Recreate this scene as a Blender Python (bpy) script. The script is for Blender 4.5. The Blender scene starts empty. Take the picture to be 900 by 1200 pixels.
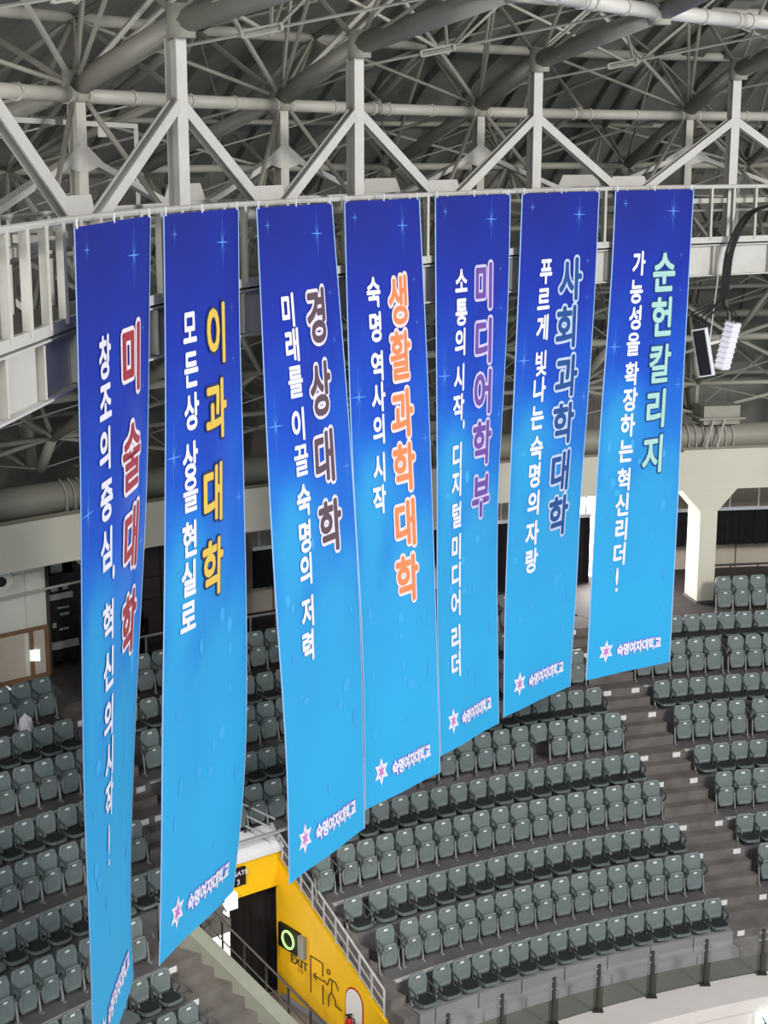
import bpy, math, random
from math import sin, cos, pi, radians, sqrt
from mathutils import Vector, Matrix
random.seed(7)
SC = bpy.context.scene
COL = SC.collection

# ------------------------------------------------------------------ camera
F_PX = 1850.0
PITCH = radians(12.9)
cam_d = bpy.data.cameras.new('camera')
cam_d.sensor_fit = 'HORIZONTAL'
cam_d.sensor_width = 36
cam_d.lens = F_PX * 36 / 900
cam_d.clip_end = 300
cam = bpy.data.objects.new('camera', cam_d)
cam.rotation_euler = (pi / 2 - PITCH, 0, 0)
COL.objects.link(cam)
SC.camera = cam

# ------------------------------------------------------------------ world, lights, exposure
w = bpy.data.worlds.new('world')
SC.world = w
w.use_nodes = True
w.node_tree.nodes['Background'].inputs[0].default_value = (0.93, 0.96, 1.0, 1)
w.node_tree.nodes['Background'].inputs[1].default_value = 0.62
SC.view_settings.view_transform = 'Standard'
SC.view_settings.look = 'None'
SC.view_settings.exposure = 0.0
SC.view_settings.gamma = 1.0


def area(name, loc, target, size, power, col=(1, 1, 1)):
    d = bpy.data.lights.new(name, 'AREA')
    d.shape = 'SQUARE'
    d.size = size
    d.energy = power
    d.color = col
    o = bpy.data.objects.new(name, d)
    o.location = loc
    o.rotation_euler = (Vector(target) - Vector(loc)).to_track_quat('-Z', 'Y').to_euler()
    COL.objects.link(o)
    return o


# the arena's floodlight clusters, high over the court
area('arena_floodlight', (19, 10, 4.5), (8, 36, -13), 5, 6500, (1.0, 0.98, 0.94))
area('arena_floodlight', (-2, -6, 6.5), (1, 28, -5), 6, 2500, (0.97, 0.98, 1.0))
area('left_stand_fill', (-9.5, 12, -2.5), (-7.5, 36, -8), 2.5, 900, (1.0, 0.98, 0.95))  # unseen fill lamp added to lift the left beam and tube
sd = bpy.data.lights.new('exit_wall_fill_spot', 'SPOT')  # unseen warm fill spot, added to brighten the yellow exit wall
sd.energy = 8300
sd.color = (1.0, 0.95, 0.86)
sd.spot_size = radians(15)
sd.spot_blend = 0.6
sd.shadow_soft_size = 0.4
so_ = bpy.data.objects.new('exit_wall_fill_spot', sd)
so_.location = (-8.5, 13.5, -3.5)
so_.rotation_euler = (Vector((-1.4, 30.3, -16.2)) - so_.location).to_track_quat('-Z', 'Y').to_euler()
COL.objects.link(so_)

# ------------------------------------------------------------------ bowl geometry (metres, camera eye at the origin)
CX, CY = 15.566, 6.851
R0, TR = 26.5415, 0.8349
Z0, RI, DU = -16.0868, 0.5494, 0.1794


def P(a, R, z):
    a = radians(a)
    return Vector((CX + R * sin(a), CY + R * cos(a), z))


def to_px(p):
    c, s = cos(PITCH), sin(PITCH)
    d = p[1] * c - p[2] * s
    v = p[1] * s + p[2] * c
    return 450 + F_PX * p[0] / d, 600 - F_PX * v / d


def back_z(k):
    return Z0 + RI * k + (DU if k % 2 else 0)


def row_R(k):
    return R0 + TR * k


def edge_R(k):
    return row_R(k) - (0.60 if k % 2 else 0.45)


def floor_z(k):
    return back_z(k) - (0.92 if k % 2 else 0.60)


# ------------------------------------------------------------------ materials
def srgb(r, g, b):
    f = lambda c: (c / 255 / 12.92) if c / 255 <= 0.04045 else ((c / 255 + 0.055) / 1.055) ** 2.4
    return (f(r), f(g), f(b), 1)


def mat(name, rgb, rough=0.6, metal=0.0, var=0.12, scale=3.0, bump=0.0, spec=0.4, emit=0.0, coord='Object'):
    m = bpy.data.materials.new(name)
    m.use_nodes = True
    nt = m.node_tree
    b = nt.nodes['Principled BSDF']
    c = srgb(*rgb)
    b.inputs['Roughness'].default_value = rough
    b.inputs['Metallic'].default_value = metal
    b.inputs['Specular IOR Level'].default_value = spec
    b.inputs['Base Color'].default_value = c
    if var or bump:
        tc = nt.nodes.new('ShaderNodeTexCoord')
        nz = nt.nodes.new('ShaderNodeTexNoise')
        nz.inputs['Scale'].default_value = scale
        nz.inputs['Detail'].default_value = 5
        nt.links.new(tc.outputs[coord], nz.inputs['Vector'])
        if var:
            rp = nt.nodes.new('ShaderNodeMapRange')
            rp.inputs[1].default_value = 0.3
            rp.inputs[2].default_value = 0.7
            rp.inputs[3].default_value = 1 - var
            rp.inputs[4].default_value = 1 + var
            nt.links.new(nz.outputs[0], rp.inputs[0])
            mx = nt.nodes.new('ShaderNodeVectorMath')
            mx.operation = 'SCALE'
            mx.inputs[0].default_value = c[:3]
            nt.links.new(rp.outputs[0], mx.inputs['Scale'])
            nt.links.new(mx.outputs[0], b.inputs['Base Color'])
        if bump:
            bp = nt.nodes.new('ShaderNodeBump')
            bp.inputs['Strength'].default_value = bump
            bp.inputs['Distance'].default_value = 0.02
            nt.links.new(nz.outputs[0], bp.inputs['Height'])
            nt.links.new(bp.outputs[0], b.inputs['Normal'])
    if emit:
        b.inputs['Emission Color'].default_value = c
        b.inputs['Emission Strength'].default_value = emit
    return m


M = {
    'seat': mat('seat_plastic', (108, 119, 118), 0.45, var=0.06, scale=8),
    'seat_dark': mat('seat_cushion', (38, 41, 42), 0.7, var=0.1),
    'seat_metal': mat('seat_bracket', (150, 151, 148), 0.45, 0.2),
    'arm': mat('armrest_plastic', (84, 88, 88), 0.45),
    'plate': mat('number_plate', (226, 228, 226), 0.4, var=0.0),
    'concrete': mat('dark_concrete', (96, 93, 95), 0.85, var=0.22, scale=1.3, bump=0.25),
    'wallc': mat('front_wall_concrete', (138, 138, 138), 0.8, var=0.12, scale=0.9, bump=0.2),
    'nosing': mat('tier_nosing', (186, 184, 183), 0.6, var=0.12),
    'step': mat('step_concrete', (108, 102, 98), 0.85, var=0.25, scale=2.2, bump=0.3),
    'walk': mat('walkway_floor', (84, 84, 74), 0.8, var=0.2, scale=0.8),
    'coping': mat('cream_coping', (214, 206, 200), 0.7, var=0.03),
    'cream': mat('cream_beam', (208, 204, 188), 0.75, var=0.05, scale=0.7),
    'parapet': mat('parapet_green_grey', (142, 144, 130), 0.7, var=0.06),
    'yellow': mat('yellow_paint', (248, 196, 24), 0.5, var=0.04, scale=1.5),
    'skirt': mat('skirting', (168, 176, 200), 0.5, var=0.04),
    'black': mat('black_curtain', (16, 14, 18), 0.9, var=0.3, scale=4),
    'blackmetal': mat('black_metal', (26, 26, 28), 0.45, 0.3),
    'rail': mat('dark_steel_rail', (74, 72, 70), 0.35, 0.6),
    'whiterail': mat('pale_steel_rail', (206, 206, 210), 0.35, 0.3),
    'steel': mat('painted_steel_pale', (178, 176, 167), 0.5, 0.0, var=0.08, scale=2.5),
    'steelw': mat('painted_steel_white', (190, 188, 184), 0.45, 0.0, var=0.06, scale=2.5),
    'pipe': mat('painted_pipe', (158, 156, 144), 0.5, 0.0, var=0.12, scale=1.5),
    'chord': mat('dark_chord_pipe', (136, 134, 126), 0.5, 0.0, var=0.12, scale=1.5),
    'tube': mat('perimeter_tube', (150, 147, 136), 0.45, 0.0, var=0.1, scale=1.0),
    'brace': mat('roof_brace', (132, 130, 121), 0.5, 0.0, var=0.15, scale=1.5),
    'rod': mat('steel_rod', (170, 169, 160), 0.4, 0.4, var=0.05),
    'deck': mat('roof_deck', (118, 117, 112), 0.8, var=0.35, scale=0.6),
    'deck2': mat('roof_deck_rib', (134, 132, 126), 0.8, var=0.25, scale=0.6),
    'panelw': mat('white_wall_panel', (214, 214, 204), 0.6, var=0.03),
    'panelb': mat('beige_wall_panel', (192, 182, 168), 0.7, var=0.05, scale=2),
    'wood': mat('brown_wood_frame', (124, 92, 66), 0.6, var=0.12),
    'darkwall': mat('dark_brown_wall', (66, 58, 54), 0.8, var=0.15),
    'olive': mat('olive_dark_wall', (44, 44, 36), 0.8, var=0.15),
    'red': mat('dark_red_curtain', (70, 16, 18), 0.8, var=0.4, scale=3),
    'soffit': mat('concourse_soffit', (96, 92, 84), 0.8, var=0.3, scale=1.5),
    'rackgrey': mat('rack_unit_grey', (150, 152, 150), 0.4, 0.3),
    'floor2': mat('concourse_floor', (66, 60, 58), 0.8, var=0.15),
    'corridor': mat('corridor_floor', (150, 144, 142), 0.6, var=0.05),
    'daylight': mat('daylight', (255, 252, 250), 0.5, var=0, emit=9.0),
    'corrglow': mat('corridor_glow', (255, 255, 250), 0.5, var=0, emit=3.2),  # emission in place of the overlit corridor floor
    'signwhite': mat('lit_sign_white', (236, 250, 246), 0.5, var=0, emit=0.9),
    'signgreen': mat('sign_green', (20, 92, 70), 0.5, var=0),
    'ring': mat('lit_ring', (190, 232, 150), 0.5, var=0, emit=0.7),
    'ink': mat('dark_lettering', (66, 52, 24), 0.6, var=0),
    'white': mat('white_paint', (232, 232, 236), 0.4, var=0.02),
    'redpaint': mat('extinguisher_red', (176, 20, 22), 0.35, var=0),
    'spk': mat('speaker_white', (222, 220, 228), 0.4, var=0.02),
    'grille': mat('speaker_grille', (22, 20, 24), 0.7, var=0.2, scale=40),
    'cable': mat('black_cable', (20, 20, 20), 0.6, var=0),
    'hem': mat('banner_hem', (150, 186, 226), 0.6, var=0),
    'slogan': mat('print_white', (222, 222, 238), 0.6, var=0),
    'sloganline': mat('print_navy_outline', (24, 60, 160), 0.6, var=0),
    'spark': mat('print_sparkle', (84, 142, 228), 0.6, var=0),
    'blob': mat('print_bokeh', (74, 184, 236), 0.6, var=0),
    'emblemred': mat('print_emblem_core', (190, 120, 190), 0.6, var=0),
}
gm = bpy.data.materials.new('clear_glass')
gm.use_nodes = True
gb = gm.node_tree.nodes['Principled BSDF']
gb.inputs['Base Color'].default_value = (0.9, 0.95, 0.93, 1)
gb.inputs['Roughness'].default_value = 0.03
gb.inputs['Alpha'].default_value = 0.035
M['glass'] = gm


def banner_material():
    m = bpy.data.materials.new('banner_print')
    m.use_nodes = True
    nt = m.node_tree
    b = nt.nodes['Principled BSDF']
    b.inputs['Roughness'].default_value = 0.55
    b.inputs['Specular IOR Level'].default_value = 0.25
    uv = nt.nodes.new('ShaderNodeUVMap')
    sep = nt.nodes.new('ShaderNodeSeparateXYZ')
    nt.links.new(uv.outputs[0], sep.inputs[0])
    mp = nt.nodes.new('ShaderNodeMapping')
    mp.inputs['Scale'].default_value = (1.4, 3.2, 1)
    nt.links.new(uv.outputs[0], mp.inputs[0])
    nz = nt.nodes.new('ShaderNodeTexNoise')
    nz.inputs['Scale'].default_value = 1.6
    nz.inputs['Detail'].default_value = 2
    nt.links.new(mp.outputs[0], nz.inputs['Vector'])
    ad = nt.nodes.new('ShaderNodeMath')
    ad.operation = 'MULTIPLY_ADD'
    ad.inputs[1].default_value = 0.30
    nt.links.new(nz.outputs[0], ad.inputs[0])
    nt.links.new(sep.outputs[1], ad.inputs[2])
    # a paler patch of the print left of the middle
    vm = nt.nodes.new('ShaderNodeVectorMath')
    vm.operation = 'DISTANCE'
    mp2 = nt.nodes.new('ShaderNodeMapping')
    mp2.inputs['Scale'].default_value = (1.0, 2.6, 1)
    nt.links.new(uv.outputs[0], mp2.inputs[0])
    nt.links.new(mp2.outputs[0], vm.inputs[0])
    vm.inputs[1].default_value = (0.22, 2.6 * 0.455, 0)
    mr = nt.nodes.new('ShaderNodeMapRange')
    mr.interpolation_type = 'SMOOTHSTEP'
    mr.inputs[1].default_value = 0.0
    mr.inputs[2].default_value = 0.38
    mr.inputs[3].default_value = 0.17
    mr.inputs[4].default_value = 0.0
    nt.links.new(vm.outputs['Value'], mr.inputs[0])
    ad2 = nt.nodes.new('ShaderNodeMath')
    ad2.operation = 'ADD'
    nt.links.new(ad.outputs[0], ad2.inputs[0])
    nt.links.new(mr.outputs[0], ad2.inputs[1])
    cr = nt.nodes.new('ShaderNodeValToRGB')
    el = cr.color_ramp.elements
    st = [(0.10, (24, 34, 124)), (0.32, (20, 46, 160)), (0.50, (18, 78, 190)), (0.62, (28, 114, 204)), (0.76, (44, 150, 208)), (1.0, (44, 162, 216))]
    el[0].position = st[0][0]
    el[0].color = srgb(*st[0][1])
    el[1].position = st[-1][0]
    el[1].color = srgb(*st[-1][1])
    for p, c in st[1:-1]:
        e = el.new(p)
        e.color = srgb(*c)
    nt.links.new(ad2.outputs[0], cr.inputs[0])
    nt.links.new(cr.outputs[0], b.inputs['Base Color'])
    return m


M['banner'] = banner_material()


# ------------------------------------------------------------------ mesh builder
class MB:
    def __init__(s):
        s.v, s.f, s.uv = [], [], []

    def add(s, vs, fs):
        n = len(s.v)
        s.v += [tuple(v) for v in vs]
        s.f += [tuple(i + n for i in f) for f in fs]
        return s

    def box(s, c, size, mt=None):
        x, y, z = [d / 2 for d in size]
        vs = [Vector((a, b, d)) for a in (-x, x) for b in (-y, y) for d in (-z, z)]
        if mt is not None:
            vs = [mt @ v for v in vs]
        c = Vector(c)
        return s.add([v + c for v in vs], [(0, 1, 3, 2), (4, 6, 7, 5), (0, 4, 5, 1), (2, 3, 7, 6), (0, 2, 6, 4), (1, 5, 7, 3)])

    def bar(s, a, b, wd, ht=None, up=Vector((0, 0, 1))):
        a, b = Vector(a), Vector(b)
        ht = ht or wd
        d = (b - a).normalized()
        if abs(d.dot(up)) > 0.97:
            up = Vector((0.3, 1, 0)).normalized()
        sd = d.cross(up).normalized()
        u = sd.cross(d)
        vs = [p + sd * (i * wd / 2) + u * (j * ht / 2) for p in (a, b) for i, j in ((-1, -1), (1, -1), (1, 1), (-1, 1))]
        return s.add(vs, [(3, 2, 1, 0), (4, 5, 6, 7), (0, 1, 5, 4), (1, 2, 6, 5), (2, 3, 7, 6), (3, 0, 4, 7)])

    def ibeam(s, a, b, wd, ht, up=Vector((0, 0, 1)), th=0.025):
        a, b = Vector(a), Vector(b)
        d = (b - a).normalized()
        if abs(d.dot(up)) > 0.97:
            up = Vector((0.3, 1, 0)).normalized()
        sd = d.cross(up).normalized()
        u = sd.cross(d)
        for k in (-1, 1):
            s.bar(a + u * (k * ht / 2), b + u * (k * ht / 2), wd, th, up)
        s.bar(a, b, th, ht - th, up)
        return s

    def tube(s, pts, r, n=8, cap=True):
        pts = [Vector(p) for p in pts]
        base = len(s.v)
        prev = None
        for i, p in enumerate(pts):
            if i == 0:
                d = pts[1] - p
            elif i == len(pts) - 1:
                d = p - pts[i - 1]
            else:
                d = (pts[i + 1] - p).normalized() + (p - pts[i - 1]).normalized()
            d.normalize()
            if prev is None:
                up = Vector((0, 0, 1)) if abs(d.z) < 0.9 else Vector((1, 0, 0))
                sd = d.cross(up).normalized()
            else:
                sd = (prev - d * prev.dot(d)).normalized()
            prev = sd
            u = sd.cross(d)
            rr = r[i] if isinstance(r, (list, tuple)) else r
            for k in range(n):
                t = 2 * pi * k / n
                s.v.append(tuple(p + sd * (rr * cos(t)) + u * (rr * sin(t))))
        for i in range(len(pts) - 1):
            for k in range(n):
                q = base + i * n
                s.f.append((q + k, q + (k + 1) % n, q + n + (k + 1) % n, q + n + k))
        if cap:
            s.f.append(tuple(base + k for k in range(n))[::-1])
            s.f.append(tuple(base + (len(pts) - 1) * n + k for k in range(n)))
        return s

    def prism(s, poly, y0, y1, fn=lambda x, z, y: (x, y, z)):
        """outline in x,z pushed from y0 to y1"""
        n = len(poly)
        vs = [fn(x, z, y) for y in (y0, y1) for x, z in poly]
        fs = [tuple(range(n)), tuple(range(2 * n - 1, n - 1, -1))] + [(i, i + n, (i + 1) % n + n, (i + 1) % n) for i in range(n)]
        return s.add(vs, fs)

    def sector(s, a0, a1, Ra, Rb, z0, z1, st=1.2):
        """closed ring segment; a0/a1 may be functions of R"""
        g0 = a0 if callable(a0) else (lambda R: a0)
        g1 = a1 if callable(a1) else (lambda R: a1)
        n = max(1, int(abs(g1(Ra) - g0(Ra)) / st + 0.5))
        vs, fs = [], []
        for i in range(n + 1):
            t = i / n
            for R, z in ((Ra, z0), (Ra, z1), (Rb, z1), (Rb, z0)):
                vs.append(P(g0(R) * (1 - t) + g1(R) * t, R, z))
        for i in range(n):
            q = i * 4
            for k in range(4):
                fs.append((q + k, q + (k + 1) % 4, q + 4 + (k + 1) % 4, q + 4 + k))
        fs.append((3, 2, 1, 0))
        fs.append((n * 4, n * 4 + 1, n * 4 + 2, n * 4 + 3))
        return s.add(vs, fs)

    def mesh(s, name, m, smooth=False):
        me = bpy.data.meshes.new(name)
        me.from_pydata(s.v, [], s.f)
        me.materials.append(M[m] if isinstance(m, str) else m)
        if smooth:
            me.polygons.foreach_set('use_smooth', [True] * len(me.polygons))
        me.update()
        return me

    def build(s, name, m, parent=None, smooth=False, loc=None):
        o = bpy.data.objects.new(name, s.mesh(name, m, smooth))
        if loc is not None:
            o.location = loc
        COL.objects.link(o)
        if parent is not None:
            o.parent = parent
            if loc is None and parent.get('_abs'):
                pass
        return o


def empty(name, loc=(0, 0, 0), rz=0.0):
    o = bpy.data.objects.new(name, None)
    o.empty_display_size = 0.2
    o.location = loc
    o.rotation_euler = (0, 0, rz)
    COL.objects.link(o)
    return o


def tag(o, label, cat, group=None, kind=None):
    o['label'] = label
    o['category'] = cat
    if group:
        o['group'] = group
    if kind:
        o['kind'] = kind
    return o


def rooted(name, base, label, cat, group=None):
    """an Empty at the base; parts built in world coordinates are parented with the inverse offset"""
    o = empty(name, base)
    tag(o, label, cat, group)
    return o


def adopt(part, root):
    part.parent = root
    part.matrix_parent_inverse = Matrix.Translation(-root.location)
    return part


def struct(o):
    o['kind'] = 'structure'
    return o


def ao(R, rate, base, Rref=30.0):
    return base + rate * (Rref - R)


wallR = lambda R: ao(R, 0.12, -36.15)
paraI = lambda R: ao(R, 0.685, -40.9, 27.52)     # inner face of the parapet beside the exit
paraO = lambda R: paraI(R) - 0.66
stairM = lambda R: -18.28 - 0.18 * (R - R0) / TR + 0.55
stairR = lambda R: -14.20 - 0.30 * (R - R0) / TR - 0.55
mleft = lambda R: max(-34.18 - 0.40 * (R - R0) / TR - 0.62, wallR(R) + 0.25)
LR_low, LR_up, ML_up = -44.0, -41.65, -40.15

# ------------------------------------------------------------------ seating bowl
bowl = struct(empty('seating_bowl', P(-30, 30, -17.2)))


def bpart(mb, name, m, root=bowl, **kw):
    return adopt(mb.build(name, m, **kw), root)


NR = 10
DW = 30.2
END_R = 38.2
for k in range(NR):
    Ra = edge_R(k)
    Rb = edge_R(k + 1) + 0.02 if k < NR - 1 else END_R
    zt = floor_z(k)
    zb = (floor_z(k - 1) - 0.25) if k else zt - 0.30
    spans = []
    spans.append((-66, LR_low if k < 4 else LR_up))
    if k < 4:
        spans.append((mleft, stairM))
    else:
        spans.append((ML_up, stairM))
    spans.append((stairR, 2))
    if k == 4:
        spans[1] = (lambda R: wallR(R) + 0.15, stairM)
    for (a0, a1) in spans:
        Rs = max(Ra, DW + 0.4) if (a0 == ML_up and k == 5) else Ra
        t = bpart(MB().sector(a0, a1, Rs, Rb, zb, zt), 'tier', 'concrete' if k < 9 else 'floor2')
        if k % 2:
            n_ = MB().sector(a0, a1, Ra - 0.012, Ra + 0.07, zt - 0.03, zt + 0.008).build('nosing', 'nosing')
            n_.parent = t

# stairs
def flight(name, fa0, fa1, ks, label, low=None, plates=True):
    root = struct(empty(name, P(fa0(edge_R(ks[0])), edge_R(ks[0]), floor_z(ks[0]) - 0.5)))
    root['label'] = label
    for k in ks:
        zl = floor_z(k - 1) if k else (low if low is not None else floor_z(0) - 0.3)
        zu = floor_z(k)
        n = 3 if (zu - zl) > 0.55 else 2
        R_hi = edge_R(k)
        R_next = edge_R(k + 1)
        depth = 0.27
        for j in range(n):
            z1 = zl + (zu - zl) * (j + 1) / n
            ra = R_hi - depth * (n - 1 - j)
            rb = R_hi - depth * (n - 2 - j) + 0.01 if j < n - 1 else R_next - depth * 1.0
            st = adopt(MB().sector(fa0, fa1, ra, rb + 0.3, z1 - (zu - zl) / n - 0.06, z1).build('step', 'step'), root)
            if j == n - 1 and plates:
                for e in ((0, 1) if plates is True else (0,)):
                    a = fa0(ra) + 0.42 if e == 0 else fa1(ra) - 0.42
                    pl = MB().sector(a - 0.19, a + 0.19, ra - 0.012, ra + 0.02, z1 - 0.15, z1 - 0.03).build('row_marker', 'plate')
                    pl.parent = st
    return root


flight('aisle_stairs', stairM, stairR, range(0, 10), 'long concrete stairs with white row markers between the right and middle blocks', low=-17.2)
flight('aisle_stairs', lambda R: LR_low, lambda R: paraO(R), range(0, 4), 'lower left concrete stairs beside the grey parapet of the exit', plates='left')
flight('aisle_stairs', lambda R: LR_up, lambda R: ML_up, range(4, 10), 'narrow upper left stairs glimpsed between the first two banners')
flight('aisle_stairs', lambda R: wallR(R) + 0.15, mleft, range(0, 4), 'narrow steps between the yellow wall and the middle block', low=-17.2, plates=False)

# front wall of the stand in two courses, walkway, coping
for nm, a0, a1, Ra, Rb, zb, zt, m in (
        ('wall_front', mleft(R0) - 0.0, stairM(R0), 26.02, 26.5, -17.0, floor_z(0) + 0.03, 'wallc'),
        ('wall_front', mleft(R0) - 0.0, stairM(R0) + 0.25, 25.84, 26.1, -17.3, -16.98, 'wallc'),
        ('wall_front', stairR(R0) - 0.2, 2, 25.84, 26.2, -17.3, floor_z(0), 'wallc'),
        ('floor_walkway', -66, 2, 24.9, 30, -17.6, -17.2, 'walk'),
        ('wall_coping', -36.0, 2, 24.15, 25.06, -17.45, -17.16, 'coping'),
        ('wall_lower', -36.0, 2, 24.2, 24.6, -20.5, -17.46, 'coping')):
    if nm == 'floor_walkway':
        o = MB().sector(wallR(26), a1, Ra, 26.6, zb, zt).build(nm, m)
    else:
        o = MB().sector(a0, a1, Ra, Rb, zb, zt).build(nm, m)
    struct(o)
# joints in the front wall courses
for nm, a0, a1, Ra, zb, zt in (('u', -34, -18.2, 26.012, -16.97, floor_z(0) + 0.03), ('l', -34, -18, 25.832, -17.19, -16.985)):
    mb = MB()
    a = a0
    while a < a1:
        mb.sector(a, a + 0.03, Ra, Ra + 0.02, zb, zt)
        a += 2.35
    o = mb.build('trim_joint', 'blackmetal')
    struct(o)

# ------------------------------------------------------------------ seats
def seat_meshes():
    ms = {}

    def outline(wt, wm, wb, z0, z1, n=3):
        """rounded shell outline, clockwise"""
        h = z1 - z0
        pts = [(-wb / 2 + 0.03, z0), (wb / 2 - 0.03, z0), (wb / 2, z0 + 0.03), (wm / 2, z0 + h * 0.55), (wm / 2 - 0.005, z0 + h * 0.7),
               (wt / 2 + 0.01, z1 - 0.035), (wt / 2 - 0.03, z1), (-wt / 2 + 0.03, z1), (-wt / 2 - 0.01, z1 - 0.035),
               (-wm / 2 + 0.005, z0 + h * 0.7), (-wm / 2, z0 + h * 0.55), (-wb / 2, z0 + 0.03)]
        return pts

    def shell(poly, y0, th, lean, zref, inset=0.02, curve=0.0):
        """a dished panel: front rim, slightly recessed field"""
        n = len(poly)
        cx = sum(p[0] for p in poly) / n
        cz = sum(p[1] for p in poly) / n
        L = lambda z: (z - zref) * lean
        vs = []
        for sc, yy in ((1.0, -th), (1.0, 0.0), (0.86, 0.012), (0.70, -curve)):
            for x, z in poly:
                X, Z = cx + (x - cx) * sc, cz + (z - cz) * sc
                vs.append((X, y0 + yy + L(Z), Z))
        fs = [tuple(range(n))]
        for r in range(3):
            for i in range(n):
                fs.append((r * n + i, r * n + n + i, r * n + n + (i + 1) % n, r * n + (i + 1) % n))
        fs.append(tuple(range(4 * n - 1, 3 * n - 1, -1)))
        return MB().add(vs, fs)

    for kind, h in (('up', 0.92), ('down', 0.60)):
        zt = h
        bk = shell(outline(0.37, 0.452, 0.40, zt - 0.43, zt), 0.02, 0.035, -0.18, zt)
        ms[kind, 'backrest'] = bk.mesh('backrest', 'seat')
        ms[kind, 'backplate'] = MB().box((0.0, 0.052, zt - 0.065), (0.095, 0.010, 0.042)).mesh('number_plate', 'plate')
        if kind == 'down':
            z = zt - 0.44
            poly = [(-0.16, 0.10), (0.16, 0.10), (0.205, 0.16), (0.21, 0.40), (0.17, 0.50), (0.06, 0.525), (-0.06, 0.525), (-0.17, 0.50), (-0.21, 0.40), (-0.205, 0.16)]
            pan = MB().prism(poly, z - 0.055, z, fn=lambda x, y, zz: (x, y, zz))
            pan.f = [f[::-1] for f in pan.f]
            ms[kind, 'seat_pan'] = pan.mesh('seat_pan', 'seat')
            cu = MB().prism([(x * 0.92, 0.3 + (y - 0.3) * 0.86) for x, y in poly], z, z + 0.012, fn=lambda x, y, zz: (x, y, zz))
            ms[kind, 'cushion'] = cu.mesh('cushion', 'seat_dark')
        else:
            pan = shell(outline(0.37, 0.445, 0.34, zt - 0.79, zt - 0.34), 0.215, 0.05, -0.10, zt - 0.79)
            ms[kind, 'seat_pan'] = pan.mesh('seat_pan', 'seat')
            ms[kind, 'panplate'] = MB().box((0.0, 0.205, zt - 0.40), (0.08, 0.010, 0.036)).mesh('number_plate', 'plate')
            for sx, hn in ((-1, 'hingel'), (1, 'hinger')):
                ms[kind, hn] = MB().box((sx * 0.195, 0.225, zt - 0.53), (0.022, 0.02, 0.13)).mesh('hinge', 'seat_metal')
        for sx, nm in ((-1, 'l'), (1, 'r')):
            a = MB()
            x = sx * 0.238
            a.bar((x, 0.05, zt - 0.20), (x, 0.34, zt - 0.27), 0.03, 0.028)
            a.bar((x, 0.34, zt - 0.27), (x, 0.38, zt - 0.33), 0.03, 0.028)
            a.bar((x, 0.06, zt - 0.20), (x, 0.10, zt - 0.46), 0.024, 0.05)
            a.bar((x, 0.33, zt - 0.28), (x, 0.20, zt - 0.47), 0.02, 0.035)
            ms[kind, 'arm' + nm] = a.mesh('armrest', 'arm')
            l = MB()
            l.bar((x, 0.14, zt - 0.46), (x, 0.20, 0.03), 0.026, 0.045)
            l.box((x, 0.20, 0.015), (0.04, 0.14, 0.03))
            ms[kind, 'leg' + nm] = l.mesh('leg', 'seat_metal')
    return ms


SM = seat_meshes()
FORM = {
    'up': [('backrest', 'backrest', [('backplate', 'number_plate')]), ('seat_pan', 'seat_pan', [('panplate', 'number_plate'), ('hingel', 'hinge'), ('hinger', 'hinge')]),
           ('arml', 'armrest', []), ('armr', 'armrest', []), ('legl', 'leg', []), ('legr', 'leg', [])],
    'down': [('backrest', 'backrest', [('backplate', 'number_plate')]), ('seat_pan', 'seat_pan', [('cushion', 'cushion')]),
             ('arml', 'armrest', []), ('armr', 'armrest', []), ('legl', 'leg', []), ('legr', 'leg', [])]}


def make_seat(kind, skip=()):
    r = empty('stadium_seat')
    for key, nm, subs in FORM[kind]:
        if key in skip:
            continue
        o = bpy.data.objects.new(nm, SM[kind, key])
        COL.objects.link(o)
        o.parent = r
        for k2, n2 in subs:
            q = bpy.data.objects.new(n2, SM[kind, k2])
            COL.objects.link(q)
            q.parent = o
    return r


def copy_tree(o, parent=None):
    c = o.copy()
    COL.objects.link(c)
    c.parent = parent
    for ch in o.children:
        copy_tree(ch, c)
    return c


UNIT = ['', 'first', 'second', 'third', 'fourth', 'fifth', 'sixth', 'seventh', 'eighth', 'ninth', 'tenth', 'eleventh', 'twelfth', 'thirteenth',
        'fourteenth', 'fifteenth', 'sixteenth', 'seventeenth', 'eighteenth', 'nineteenth', 'twentieth']


def ordw(n):
    if n <= 20:
        return UNIT[n]
    if n == 30:
        return 'thirtieth'
    return ('twenty-' if n < 30 else 'thirty-') + UNIT[n % 10]


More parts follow.
